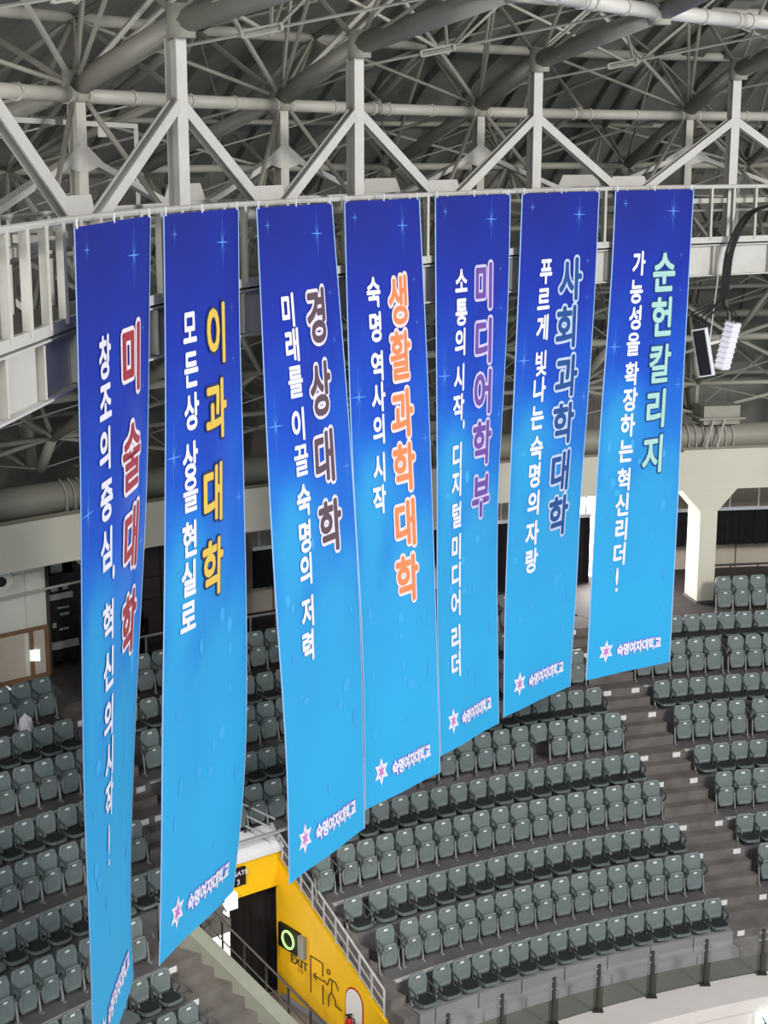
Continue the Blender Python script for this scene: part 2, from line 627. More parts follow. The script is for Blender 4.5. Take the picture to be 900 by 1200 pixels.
# banner outlines in the view decide only which seats are shown as individuals
BTOP = [((86, 267), (176, 256)), ((190, 251), (280, 246)), ((299, 242), (390, 237)), ((403, 236), (492, 232)), ((510, 231), (598, 228)), ((612, 226), (702, 223)), ((721, 223), (813, 221))]
BBOT = [((109, 1300), (157, 1148)), ((185, 1132), (274, 1046)), ((338, 1036), (428, 970)), ((428, 950), (516, 905)), ((517, 887), (584, 848)), ((590, 840), (668, 803)), ((686, 797), (785, 775))]
BEDGE = [  # (left x by y), (right x by y)
    ([(267, 86), (500, 91), (600, 93), (700, 94), (850, 97), (950, 99), (1050, 104), (1150, 107), (1300, 109)], [(256, 176), (500, 175), (590, 173), (650, 169), (700, 166), (767, 162), (850, 157), (990, 152), (1060, 152), (1120, 154), (1150, 157)]),
    ([(251, 190), (500, 193), (700, 193), (850, 190), (1000, 188), (1132, 185)], [(246, 280), (400, 282), (500, 285), (600, 286), (700, 288), (850, 289), (950, 285), (1000, 279), (1046, 274)]),
    ([(242, 299), (400, 307), (500, 312), (600, 317), (700, 322), (800, 329), (900, 335), (1036, 338)], [(237, 390), (400, 402), (500, 409), (600, 415), (700, 421), (800, 425), (900, 427), (970, 428)]),
    ([(236, 403), (400, 408), (500, 411), (600, 415), (700, 421), (800, 425), (950, 428)], [(232, 492), (400, 499), (500, 503), (600, 507), (700, 511), (800, 514), (905, 516)]),
    ([(231, 510), (400, 511), (500, 511), (700, 511), (800, 514), (887, 517)], [(228, 598), (330, 596), (400, 593), (500, 588), (580, 584), (700, 583), (848, 584)]),
    ([(226, 612), (300, 609), (400, 604), (500, 599), (580, 596), (700, 592), (840, 590)], [(223, 702), (367, 696), (483, 689), (580, 681), (700, 675), (780, 668), (803, 668)]),
    ([(223, 721), (320, 716), (480, 704), (580, 698), (700, 692), (797, 686)], [(221, 813), (400, 804), (497, 799), (580, 795), (646, 791), (710, 788), (775, 785)]),
]


def interp(tab, y):
    if y <= tab[0][0]:
        return tab[0][1]
    for (ya, xa), (yb, xb) in zip(tab, tab[1:]):
        if y <= yb:
            return xa + (xb - xa) * (y - ya) / (yb - ya)
    return tab[-1][1]


def hidden(x, y):
    if not (-6 < x < 906 and y < 1206):
        return True
    for i in range(7):
        l, r = BEDGE[i]
        xl, xr = interp(l, y), interp(r, y)
        u = (x - xl) / (xr - xl)
        if 0 <= u <= 1:
            yb = BBOT[i][0][1] * (1 - u) + BBOT[i][1][1] * u
            if y < yb:
                return True
    return False


seats = []     # (row, angle, block, index, label-tail)
for k in range(NR):
    R = row_R(k)
    deg = math.degrees(0.5 / R)
    side = ordw(k + 1) + ' row from the front'
    # middle block, counted from the long stairs
    a = -18.28 - 0.18 * k
    left = (-34.18 - 0.46 * k) if k < 4 else (-35.5 if k == 4 else -39.5 if k < 9 else -38.9)
    n = int(round((a - left) / (deg * 0.985)))
    step = (a - left - (0.25 if k < 4 else 0)) / n
    for i in range(n + 1):
        ang = a - step * i - (0.25 if (k < 4 and i == n) else 0)
        if -16.5 < ang:
            continue
        if k == 9 and abs(ang + 24.9) < 1.6:
            continue
        lab = '%s left of the long stairs, %s' % (ordw(i + 1), side) if i < 24 else '%s right of the upper left stairs, %s' % (ordw(n + 1 - i), side)
        seats.append((k, ang, 'M', i + 1, lab))
    # right block
    a = -14.2 - 0.30 * k if k < 9 else -11.2
    i = 0
    while a < 1:
        if True:
            nm = ('%s right of the long stairs, ' % ordw(i + 1)) if k < 9 else '%s right of the cream pillar, ' % ordw(i + 1)
            seats.append((k, a, 'R', i + 1, nm + side))
            i += 1
            if (k % 2 and abs(a + 13.2) < deg / 2):
                a += 0.24
        a += deg * 0.97
        if i > 13:
            break
    # left block
    a = (-44.55 if k < 4 else -42.25)
    i = 0
    while a > -58:
        seats.append((k, a, 'L', i + 1, '%s left of the left stairs, %s' % (ordw(i + 1), side)))
        a -= deg * 1.0
        i += 1
        if i > 16:
            break

vis, rest = [], []
for s in seats:
    k, ang = s[0], s[1]
    x, y = to_px(P(ang, row_R(k) - 0.1, back_z(k) - 0.18))
    x2, y2 = to_px(P(ang + 0.35, row_R(k) - 0.1, back_z(k) - 0.1))
    x3, y3 = to_px(P(ang - 0.35, row_R(k) - 0.2, back_z(k) - 0.5))
    if x < -60 or x > 960 or y > 1260:
        continue
    h = hidden(x, y) and hidden(x2, y2) and hidden(x3, y3)
    (rest if h else vis).append(s)
depth = lambda s: P(s[1], row_R(s[0]), back_z(s[0])).y
vis.sort(key=depth)
rest += vis[300:]
vis = vis[:300]
print('SEATS individual', len(vis), 'rest', len(rest))
SKIP = {}
proto = {'up': None, 'down': None}
BLK = {'M': 'middle', 'R': 'right', 'L': 'left'}
bro = min((s for s in vis if s[0] == 5 and s[2] == 'M'), key=lambda s: abs(to_px(P(s[1], row_R(5), back_z(5)))[0] - 624))
for s in vis:
    k, ang, blk, i, tail = s
    kind = 'up' if k % 2 else 'down'
    broken = s is bro
    if broken:
        r = make_seat('up', skip=('seat_pan',))
    elif proto[kind] is None:
        r = proto[kind] = make_seat(kind)
    else:
        r = copy_tree(proto[kind])
    p = P(ang, row_R(k), floor_z(k))
    r.location = p
    r.rotation_euler = (0, 0, pi - radians(ang) + random.uniform(-0.015, 0.015))
    word = 'broken' if broken else ('folded' if kind == 'up' else 'open')
    tag(r, '%s grey seat, %s' % (word, tail), 'seat', 'grey flip-up seats of the %s block' % BLK[blk])
# the remaining seats (mostly behind the banners) joined as one object
jm = {}
for s in rest:
    k, ang = s[0], s[1]
    kind = 'up' if k % 2 else 'down'
    mt = Matrix.Translation(P(ang, row_R(k), floor_z(k))) @ Matrix.Rotation(pi - radians(ang), 4, 'Z')
    for key, nm, subs in FORM[kind]:
        me = SM[kind, key]
        mb = jm.setdefault(me.materials[0].name, (MB(), me.materials[0]))[0]
        mb.add([mt @ v.co for v in me.vertices], [tuple(p.vertices) for p in me.polygons])
me = bpy.data.meshes.new('seat_rows')
vs, fs, mi = [], [], []
for j, (nm, (mb, mm)) in enumerate(jm.items()):
    n = len(vs)
    vs += mb.v
    fs += [tuple(i + n for i in f) for f in mb.f]
    mi += [j] * len(mb.f)
    me.materials.append(mm)
me.from_pydata(vs, [], fs)
me.polygons.foreach_set('material_index', mi)
so = bpy.data.objects.new('seat_rows', me)
COL.objects.link(so)
tag(so, 'remaining rows of grey flip-up seats, mostly hidden behind the blue banners', 'seats', kind='stuff')

# ------------------------------------------------------------------ exit opening under the middle block
DW = 30.2
FZ = -18.0
vom = struct(empty('exit_opening', P(-38.4, DW, FZ)))


def vp(mb, name, m, label=None, **kw):
    o = adopt(mb.build(name, m, **kw), vom)
    if label:
        o['label'] = label
    return o


def wall_pt(fa, R, z, off=0.0):
    """a point on a wall that follows angle fa(R); off metres towards +angle"""
    return P(fa(R) + math.degrees(off / R), R, z)


def slab_wall(fa, th, prof, zb):
    """wall along R with profile [(R, ztop)], thickness th towards +angle"""
    n = len(prof)
    vs = []
    for R, zt in prof:
        for off in (0, th):
            vs.append(wall_pt(fa, R, zb, off))
            vs.append(wall_pt(fa, R, zt, off))
    fs = []
    for i in range(n - 1):
        q = i * 4
        fs += [(q, q + 1, q + 5, q + 4), (q + 2, q + 6, q + 7, q + 3), (q + 1, q + 3, q + 7, q + 5), (q, q + 4, q + 6, q + 2)]
    fs += [(0, 2, 3, 1), (4 * n - 4, 4 * n - 3, 4 * n - 1, 4 * n - 2)]
    return MB().add(vs, fs)


wtop = lambda R: -14.62 - (30.5 - R) * 0.60
vp(slab_wall(wallR, 0.10, [(R, wtop(R)) for R in (26.6, 27.6, 28.6, 29.6, 30.3)], FZ - 0.2), 'side_wall', 'yellow')
vp(slab_wall(lambda R: wallR(R) - 0.03, 0.02, [(26.6, FZ + 0.14), (30.15, FZ + 0.14)], FZ), 'skirting', 'skirt')
ptop = lambda R: -14.33 - (29.45 - R) * 0.66
vp(slab_wall(lambda R: paraO(R), 0.30, [(R, ptop(R)) for R in (25.2, 26.2, 27.2, 28.2, 29.4)], FZ - 0.2), 'parapet', 'parapet')
vp(MB().sector(paraI, wallR, 24.9, DW, FZ - 0.3, FZ), 'corridor_floor', 'corridor')
# back wall: yellow fascia, canopy slab, jambs
vp(MB().sector(-43.5, -36.0, DW, DW + 0.12, -15.36, -14.5), 'fascia', 'yellow')
vp(MB().sector(-43.5, -39.35, DW, DW + 0.12, FZ, -15.36), 'jamb', 'yellow')
can = MB()
for (a0, a1) in ((-41.2, -35.95),):
    n = 6
    vs, fs = [], []
    for i in range(n + 1):
        a = a0 + (a1 - a0) * i / n
        for R, z in ((DW - 0.06, -14.56), (DW - 0.06, -14.46), (DW + 0.42, -14.08), (DW + 0.42, -14.56)):
            vs.append(P(a, R, z))
    for i in range(n):
        q = i * 4
        fs += [(q + j, q + (j + 1) % 4, q + 4 + (j + 1) % 4, q + 4 + j) for j in range(4)]
    fs += [(3, 2, 1, 0), (n * 4, n * 4 + 1, n * 4 + 2, n * 4 + 3)]
    can.add(vs, fs)
vp(can, 'canopy', 'white')
# corridor beyond the doorway; an added glowing plane stands in for its bright floor
vp(MB().sector(-39.45, -37.9, DW + 0.42, DW + 0.5, FZ, -15.3), 'corridor_glow_plane', 'corrglow')
vp(MB().sector(-39.5, -39.38, DW + 0.1, DW + 1.7, FZ, -15.3), 'corridor_wall', 'panelw')
vp(MB().sector(-39.5, -35.9, DW + 0.12, DW + 1.7, FZ - 0.1, FZ), 'corridor_floor', 'corridor')
vp(MB().sector(-39.5, -35.9, DW + 0.12, DW + 1.7, -15.36, -15.2), 'corridor_ceiling', 'panelw')


def curtain(a0, a1, R, z0, z1, pleat=0.035, n=24, th=0.02):
    mb = MB()
    vs, fs = [], []
    for i in range(n + 1):
        a = a0 + (a1 - a0) * i / n
        rr = R + pleat * (1 if i % 2 else -1) * (0.6 + 0.4 * sin(i * 1.7))
        for r_, z in ((rr, z0), (rr, z1), (rr + th, z1), (rr + th, z0)):
            vs.append(P(a, r_, z))
    for i in range(n):
        q = i * 4
        fs += [(q + j, q + (j + 1) % 4, q + 4 + (j + 1) % 4, q + 4 + j) for j in range(4)]
    fs += [(3, 2, 1, 0), (n * 4, n * 4 + 1, n * 4 + 2, n * 4 + 3)]
    return mb.add(vs, fs)


def thing1(mb, name, m, label, cat, group=None, smooth=False):
    """single mesh thing with origin moved to its base"""
    n = len(mb.v)
    cx = sum(v[0] for v in mb.v) / n
    cy = sum(v[1] for v in mb.v) / n
    cz = min(v[2] for v in mb.v)
    mb.v = [(v[0] - cx, v[1] - cy, v[2] - cz) for v in mb.v]
    o = mb.build(name, m, smooth=smooth)
    o.location = (cx, cy, cz)
    if label:
        tag(o, label, cat, group)
    return o


thing1(curtain(-38.25, -35.5, DW + 0.25, FZ + 0.02, -15.38, n=14), 'door_curtain', 'black', 'black curtain drawn across the right half of the exit doorway', 'curtain')

# --- lettering helpers
TXT = bpy.data.curves.new('lettering', 'FONT')
TXO = bpy.data.objects.new('lettering_source', TXT)
COL.objects.link(TXO)


def glyph(ch, off=0.0):
    TXT.body = ch
    TXT.offset = off
    TXT.resolution_u = 3
    bpy.context.view_layer.update()
    ev = TXO.evaluated_get(bpy.context.evaluated_depsgraph_get())
    m = ev.to_mesh()
    vs = [(v.co.x, v.co.y) for v in m.vertices]
    fs = [tuple(p.vertices) for p in m.polygons]
    ev.to_mesh_clear()
    return vs, fs


_gc = {}


def gl(ch, off=0.0):
    k = (ch, round(off, 4))
    if k not in _gc:
        _gc[k] = glyph(ch, off)
    return _gc[k]


def place_text(mb, ch, off, fn):
    vs, fs = gl(ch, off)
    mb.add([fn(x, y) for x, y in vs], fs)


def stamp_text(mb, ch, rad, fn, n=8):
    """heavy lettering: the thin glyph stamped round a small circle, each stamp a hair prouder"""
    vs, fs = gl(ch, 0.0)
    k = 0
    for r_ in ([rad * 0.5, rad] if rad > 0.05 else [rad]):
        for j in range(n):
            t = 2 * pi * j / n
            dx, dy = r_ * cos(t), r_ * sin(t)
            mb.add([fn(x + dx, y + dy, k * 0.00025) for x, y in vs], fs)
            k += 1


def wallfn(Rc, zc, size, tilt=0.0, off=-0.02):
    """text on the yellow wall: x runs towards smaller R"""
    def fn(x, y):
        return wall_pt(wallR, Rc - x * size, zc + y * size, off)
    return fn


def flat_text(s, size, fn_of, off=0.0):
    vs, fs = gl(s, off)
    return MB().add([fn_of(x, y) for x, y in vs], fs)


# EXIT lettering and running-man pictogram on the yellow wall
vp(flat_text('EXIT', 0.26, lambda x, y: wall_pt(wallR, 29.80 - x * 0.30, -16.98 + y * 0.27, -0.012), 0.02), 'exit_lettering', 'ink')
vp(flat_text('비상', 0.1, lambda x, y: wall_pt(wallR, 29.55 - x * 0.11, -17.10 + y * 0.10, -0.012), 0.0), 'small_lettering', 'ink')


def stroke(pts, wd=0.022, closed=False):
    mb = MB()
    pts = pts + ([pts[0]] if closed else [])
    for (R1, z1), (R2, z2) in zip(pts, pts[1:]):
        mb.bar(wall_pt(wallR, R1, z1, -0.012), wall_pt(wallR, R2, z2, -0.012), wd, 0.012, up=Vector((cos(radians(-36)), -sin(radians(-36)), 0)))
    return mb


pic = MB()
for pts in ([(29.08, -17.40), (29.08, -16.55), (28.66, -16.55), (28.66, -16.85)], [(28.66, -17.05), (28.66, -17.50)],
            [(28.98, -16.95), (28.62, -16.95)], [(28.88, -16.87), (28.98, -16.95), (28.88, -17.03)],
            [(28.62, -16.92), (28.5, -16.98), (28.42, -16.80), (28.22, -16.80), (28.12, -16.95)],
            [(28.34, -16.82), (28.36, -17.08), (28.24, -17.2), (28.22, -17.34), (28.04, -17.36)], [(28.36, -17.08), (28.46, -17.22), (28.46, -17.45)]):
    q = stroke(pts)
    pic.add(q.v, q.f)
pic_head = [(28.46 + 0.055 * cos(t * pi / 4), -16.66 + 0.055 * sin(t * pi / 4)) for t in range(8)]
q = stroke(pic_head, 0.02, True)
pic.add(q.v, q.f)
vp(pic, 'running_figure_pictogram', 'ink')
# black plate with a green ring and the silver box beside it
sg = rooted('ring_sign', wall_pt(wallR, 30.1, -16.75, -0.05), 'black square sign with a glowing green ring on the yellow wall', 'sign')


def wall_box(R1, R2, z1, z2, th, off=0.0):
    vs = [wall_pt(wallR, R, z, -(off + t)) for R in (R1, R2) for z in (z1, z2) for t in (0, th)]
    return MB().add(vs, [(0, 1, 3, 2), (4, 6, 7, 5), (0, 4, 5, 1), (2, 3, 7, 6), (0, 2, 6, 4), (1, 5, 7, 3)])


adopt(wall_box(30.15, 29.42, -16.72, -16.18, 0.07).build('plate', 'blackmetal'), sg)
adopt(wall_box(29.42, 29.22, -16.70, -16.20, 0.09).build('side_box', 'rackgrey'), sg)
rg = MB()
rg.tube([wall_pt(wallR, 29.77 + 0.20 * cos(t * pi / 9), -16.45 + 0.19 * sin(t * pi / 9), -0.085) for t in range(19)], 0.028, 6, cap=False)
adopt(rg.build('ring', 'ring'), sg)
# extinguisher plate and extinguisher
ep = rooted('extinguisher_plate', wall_pt(wallR, 27.6, -17.75, -0.02), 'white round-topped plate with a red outline on the yellow wall', 'sign')


def arch(Rc, zc, w_, h_, th, off):
    pts = [(Rc + w_, zc - h_), (Rc - w_, zc - h_)] + [(Rc - w_ * cos(t * pi / 8), zc + w_ * 1.1 * sin(t * pi / 8)) for t in range(9)]
    n = len(pts)
    vs = [wall_pt(wallR, R, z, -(off + t)) for t in (0, th) for R, z in pts]
    return MB().add(vs, [tuple(range(n)), tuple(range(2 * n - 1, n - 1, -1))] + [(i, (i + 1) % n, (i + 1) % n + n, i + n) for i in range(n)])


adopt(arch(27.60, -16.98, 0.30, 0.8, 0.01, 0.0).build('red_outline', 'redpaint'), ep)
adopt(arch(27.60, -16.98, 0.265, 0.77, 0.012, 0.008).build('plate', 'white'), ep)
adopt(stroke([(27.6 + 0.06 * cos(t * pi / 5), -16.92 + 0.07 * sin(t * pi / 5)) for t in range(10)], 0.016, True).build('emblem', 'redpaint'), ep)
ex = rooted('fire_extinguisher', wall_pt(wallR, 27.62, FZ, -0.2), 'red fire extinguisher hung in front of the white plate', 'extinguisher')
b0 = wall_pt(wallR, 27.62, -17.75, -0.13)
adopt(MB().tube([b0, b0 + Vector((0, 0, 0.36)), b0 + Vector((0, 0, 0.42)), b0 + Vector((0, 0, 0.46))], [0.085, 0.085, 0.055, 0.03], 10).build('cylinder_body', 'redpaint', smooth=True), ex)
adopt(MB().tube([b0 + Vector((0, 0, 0.46)), b0 + Vector((0, 0, 0.5))], 0.03, 8).bar(b0 + Vector((-0.07, 0, 0.52)), b0 + Vector((0.07, 0, 0.54)), 0.03, 0.025).build('valve_handle', 'blackmetal'), ex)
adopt(MB().tube([b0 + Vector((0.03, 0, 0.48)), b0 + Vector((0.11, -0.03, 0.44)), b0 + Vector((0.12, -0.05, 0.25))], 0.014, 6).build('hose', 'cable'), ex)
# gate plate and lit exit sign on the fascia
gp = rooted('gate_sign', P(-38.55, DW - 0.03, -15.1), 'small black gate plate on the yellow fascia above the doorway', 'sign')
adopt(MB().sector(-38.52, -37.80, DW - 0.06, DW, -15.06, -14.66).build('plate', 'blackmetal'), gp)
g1 = flat_text('GATE', 0.15, lambda x, y: P(-38.46 + x * 0.155 / DW * 57.3 * 1.0 + 0.02, DW - 0.068, -14.82 + y * 0.14), 0.02)
g2 = flat_text('3', 0.15, lambda x, y: P(-38.24 + x * 0.16 / DW * 57.3, DW - 0.068, -15.02 + y * 0.17), 0.02)
adopt(g1.add(g2.v, g2.f).build('lettering', 'slogan'), gp)
es = rooted('exit_light', P(-38.7, DW - 0.1, -15.6), 'lit white exit sign with a small green figure below the gate plate', 'sign')
adopt(MB().sector(-39.25, -38.3, DW - 0.14, DW - 0.02, -15.50, -15.16).build('light_box', 'signwhite'), es)
fg = MB()
fb = P(-39.05, DW - 0.16, -15.31)
fg.tube([fb + Vector((0, 0, 0.08 + 0.035 * sin(t))) + Vector((0.035 * cos(t), 0, 0)) for t in (0, 1.57, 3.14, 4.71)], 0.03, 6)
fg.bar(fb + Vector((-0.03, 0, 0.04)), fb + Vector((0.03, 0, -0.06)), 0.05, 0.02)
fg.bar(fb + Vector((0.03, 0, -0.06)), fb + Vector((-0.02, 0, -0.16)), 0.03, 0.02)
fg.bar(fb + Vector((0.03, 0, -0.06)), fb + Vector((0.08, 0, -0.15)), 0.03, 0.02)
adopt(fg.build('figure', 'signgreen'), es)
es2 = rooted('exit_light', P(-18.3, 24.1, -18.1), 'lit white exit sign on the cream lower wall at the bottom right corner', 'sign')
adopt(MB().sector(-18.95, -16.6, 24.0, 24.14, -17.85, -17.47).build('light_box', 'signwhite'), es2)
fg = MB()
fb = P(-18.72, 23.98, -17.62)
fg.bar(fb + Vector((-0.02, 0, 0.1)), fb + Vector((0.05, 0, -0.02)), 0.06, 0.02)
fg.bar(fb + Vector((0.05, 0, -0.02)), fb + Vector((0.0, 0, -0.12)), 0.035, 0.02)
fg.bar(fb + Vector((0.05, 0, -0.02)), fb + Vector((0.1, 0, -0.11)), 0.035, 0.02)
adopt(fg.build('figure', 'signgreen'), es2)


# handrails beside the exit
def handrail(name, fa, off, prof, hgt, m, label, n_post, mids=(0.5,), r=0.025, hgt2=None):
    root = rooted(name, wall_pt(fa, prof[0][0], prof[0][1], off), label, 'railing')
    def top(t, hh):
        R = prof[0][0] + (prof[-1][0] - prof[0][0]) * t
        z = prof[0][1] + (prof[-1][1] - prof[0][1]) * t
        return wall_pt(fa, R, z + hh, off)
    adopt(MB().tube([top(i / 8, hgt) for i in range(9)], r, 6).build('handrail', m), root)
    for q_ in mids:
        adopt(MB().tube([top(i / 8, hgt * q_) for i in range(9)], r * 0.7, 6).build('mid_rail', m), root)
    for i in range(n_post):
        t = i / (n_post - 1)
        adopt(MB().bar(top(t, -0.06), top(t, hgt), 0.045, 0.02).build('post', m), root)
    return root


handrail('handrail', wallR, 0.05, [(30.25, wtop(30.25)), (26.7, wtop(26.7))], 0.58, 'whiterail', 'pale steel handrail running down the top of the yellow wall', 10, mids=(0.15, 0.55))
handrail('handrail', paraI, 0.05, [(29.3, ptop(29.3) - 0.35), (25.4, ptop(25.4) - 0.35)], 0.85, 'rail', 'dark handrail climbing beside the lit exit doorway', 9, mids=(0.1, 0.5))
rt = rooted('canopy_railing', P(-38, DW + 0.3, -14.1), 'pale steel guard rail standing on the white canopy above the exit', 'railing')
for h in (0.14, 0.38, 0.62):
    adopt(MB().tube([P(-40.4 + i * 0.62, DW + 0.36, -14.1 + h) for i in range(6)] + [P(-36.4, DW - 0.1, -14.4 + h)], 0.024, 6).build('rail', 'whiterail'), rt)
for i in range(6):
    adopt(MB().bar(P(-40.4 + i * 0.62, DW + 0.36, -14.12), P(-40.4 + i * 0.62, DW + 0.36, -13.46), 0.04, 0.02).build('post', 'rail'), rt)

# glass balustrade on the front coping
bal = rooted('glass_balustrade', P(-22, 25.0, -17.16), 'glass balustrade with dark steel posts along the front walkway', 'railing')
pa = [-35.0, -32.0, -29.1, -26.6, -23.6, -20.6, -17.45, -14.4, -11.4, -8.4]
for i, a in enumerate(pa):
    p = P(a, 25.0, -17.16)
    rdir = Vector((sin(radians(a)), cos(radians(a)), 0))
    tdir = Vector((cos(radians(a)), -sin(radians(a)), 0))
    po = adopt(MB().bar(p, p + Vector((0, 0, 1.04)), 0.07, 0.035, up=rdir).box(p + Vector((0, 0, 0.012)), (0.22, 0.16, 0.024)).build('post', 'rail'), bal)
    cl = MB()
    for hz in (0.80, 0.97):
        cl.bar(p - tdir * 0.11 + Vector((0, 0, hz)), p + tdir * 0.11 + Vector((0, 0, hz)), 0.03, 0.025)
        for e in (-1, 1):
            cl.bar(p + tdir * (0.09 * e) + Vector((0, 0, hz - 0.03)), p + tdir * (0.09 * e) + Vector((0, 0, hz + 0.05)), 0.028, 0.028)
    cl = cl.build('glass_clamp', 'rackgrey')
    cl.parent = po
    if i < len(pa) - 1:
        adopt(MB().sector(a + 0.28, pa[i + 1] - 0.28, 25.0, 25.012, -17.10, -16.24).build('glass_panel', 'glass'), bal)

# ------------------------------------------------------------------ concourse behind the seats
ZC = floor_z(9)
zb_t, zb_b = -7.7254, -8.759
PIL = [-11.5, -24.9, -38.35]
beam = struct(MB().sector(-66, 2, 34.76, 35.12, zb_b, zb_t).build('wall_beam', 'cream'))
struct(MB().sector(-12.8, -8.6, 34.74, 35.14, zb_t, zb_t + 0.05).build('trim_bearing', 'cream'))
for a in PIL:
    rd = Vector((sin(radians(a)), cos(radians(a)), 0))
    td = Vector((cos(radians(a)), -sin(radians(a)), 0))
    base = P(a, 34.74, 0)
    # pillar front face .5 wide with splayed head
    poly = [(-0.24, ZC + 0.0), (0.24, ZC), (0.24, -9.35), (0.78, zb_b + 0.01), (-0.78, zb_b + 0.01), (-0.24, -9.35)]
    mb = MB().prism(poly, 0, 0.85, fn=lambda x, z, y: base + td * x + rd * y + Vector((0, 0, z)))
    o = mb.build('wall_pillar', 'cream')
    struct(o)
    o = MB().prism([(-0.27, ZC), (0.27, ZC), (0.27, ZC + 0.07), (-0.27, ZC + 0.07)], -0.03, 0.88, fn=lambda x, z, y: base + td * x + rd * y + Vector((0, 0, z))).build('baseboard_pillar', 'concrete')
    struct(o)
struct(MB().sector(-66, 2, 35.12, 39.6, zb_b - 0.05, zb_b + 0.15).build('ceiling_concourse', 'soffit'))
# walls
WL = 36.5
wl = struct(MB().sector(-66, -39.75, WL, WL + 0.2, ZC, zb_b - 0.05).build('wall_left', 'panelw'))
mbx = []
a = -39.85
while a > -50:
    a2 = a - (0.75 if a == -39.85 else 3.1)
    pz = MB().sector(a2 + 0.04, a - 0.04, WL - 0.03, WL, -10.62, -9.35).build('panel', 'panelw')
    pz.parent = wl
    b_ = MB().sector(a2 + 0.08, a - 0.08, WL - 0.02, WL, ZC + 0.1, -10.78).build('wainscot_panel', 'panelb')
    b_.parent = wl
    a = a2
a = -39.80
i = 0
while a > -50:
    f_ = MB().sector(a - 0.07, a + 0.07, WL - 0.05, WL, ZC, -10.68).build('wainscot_stile', 'wood')
    f_.parent = wl
    a -= 0.62 if i == 0 else 1.45
    i += 1
for z in (ZC, -10.74):
    f_ = MB().sector(-50, -39.75, WL - 0.045, WL, z, z + 0.09).build('wainscot_rail', 'wood')
    f_.parent = wl
for (a0, a1, R, m, nm) in ((-39.75, -39.6, 36.5, 'panelw', 'wall_door_return'), (-39.7, -37.9, 39.0, 'black', 'wall_recess'), (-38.0, -33.9, 37.2, 'darkwall', 'wall_back'),
                           (-33.9, -30.6, 38.0, 'olive', 'wall_back'), (-30.6, 2, 38.2, 'panelb', 'wall_back')):
    if nm == 'wall_door_return':
        o = MB().sector(a0, a1, 36.5, 39.1, ZC, zb_b - 0.05).build(nm, 'darkwall')
    else:
        o = MB().sector(a0, a1, R, R + 0.2, ZC, zb_b - 0.05).build(nm, m)
    struct(o)
struct(MB().sector(-38.1, -37.9, 37.2, 39.1, ZC, zb_b - 0.05).build('wall_door_return', 'darkwall'))
struct(MB().sector(-39.7, -37.9, 38.1, 39.2, ZC - 0.1, ZC).build('floor_recess', 'floor2'))
# dark back wall seams
mb = MB()
for a in (-37.2, -36.3, -35.4, -34.5):
    mb.sector(a, a + 0.03, 37.18, 37.2, ZC, zb_b - 0.1)
for z in (-10.2, -10.75):
    mb.sector(-38, -33.9, 37.18, 37.2, z, z + 0.02)
o = mb.build('trim_seam', 'blackmetal')
struct(o)
mb = MB()
mb.bar(P(-33.85, 37.95, -10.6), P(-31.8, 37.95, ZC), 0.25, 0.06)
thing1(mb, 'stair_stringer', 'blackmetal', 'dark sloping beam on the olive wall between the second and third banners', 'beam')
thing1(curtain(-31.95, -30.7, 37.6, ZC + 0.2, -9.2, n=14), 'red_curtain', 'red', 'dark red curtain at the back between the second and third banners', 'curtain')
# curtain track and black curtains (upper), with the white track rail
def span_curtain(a0, a1, z0, label, n):
    root = rooted('hung_curtain', P((a0 + a1) / 2, 37.4, z0), label, 'curtain')
    adopt(curtain(a0, a1, 37.45, z0, -9.95, n=n, pleat=0.05).build('drape', 'black'), root)
    adopt(MB().sector(a0, a1, 37.38, 37.44, -9.98, -9.88).build('track', 'whiterail'), root)
    for i in range(int((a1 - a0) / 1.3) + 1):
        a = a0 + 0.3 + i * 1.3
        if a < a1:
            adopt(MB().bar(P(a, 37.41, -9.9), P(a, 37.41, zb_b - 0.06), 0.04).build('hanger', 'whiterail'), root)


span_curtain(-14.3, -3.0, -11.0, 'long black curtain on a white track behind the cream pillar, far right', 70)
span_curtain(-30.4, -20.0, -11.0, 'black curtain on a white track seen between the fifth and sixth banners', 60)
span_curtain(-19.6, -15.18, -11.95, 'tall black curtain beside the bright doorway between the last two banners', 20)
# beige panel joints and rails, right side
mb = MB()
for a in (-29, -27, -25, -23, -12.8, -11.2, -9.6, -8.0, -6.4):
    mb.sector(a, a + 0.04, 38.17, 38.2, ZC, -10.9)
struct(mb.build('trim_joint', 'wood'))
# bright doorway
dj = struct(MB().sector(-15.75, -14.5, 38.05, 38.15, ZC, -9.6).build('window_daylight_door', 'daylight'))
struct(MB().sector(-14.5, -14.35, 37.3, 38.2, ZC, -9.5).build('trim_door_jamb', 'panelw'))
area('daylight_from_door', P(-15.0, 37.2, -10.6), P(-13.2, 33, -11.4), 1.2, 260, (1.0, 0.97, 0.98))
# handrails of the concourse
for (a0, a1, z, R, m, lab) in ((-37.6, -30.8, -11.12, 35.6, 'whiterail', 'pale rail behind the top row, seen between the left banners'),
                               (-10.6, -3, -11.28, 36.3, 'rail', 'dark guard rail behind the top row right of the cream pillar')):
    root = rooted('guard_rail', P(a0, R, ZC), lab, 'railing')
    adopt(MB().tube([P(a0 + (a1 - a0) * i / 12, R, z) for i in range(13)], 0.032, 6).build('rail', m), root)
    for i in range(7):
        adopt(MB().bar(P(a0 + (a1 - a0) * i / 6, R, ZC), P(a0 + (a1 - a0) * i / 6, R, z), 0.04).build('post', m), root)
# white cable line along left wall
lr = thing1(MB().tube([P(-42.5 + i * 0.75, 36.1, -9.72 + i * 0.012) for i in range(8)], 0.03, 6), 'wall_pipe', 'steel', 'thin pale pipe running level across the left concourse opening', 'pipe')

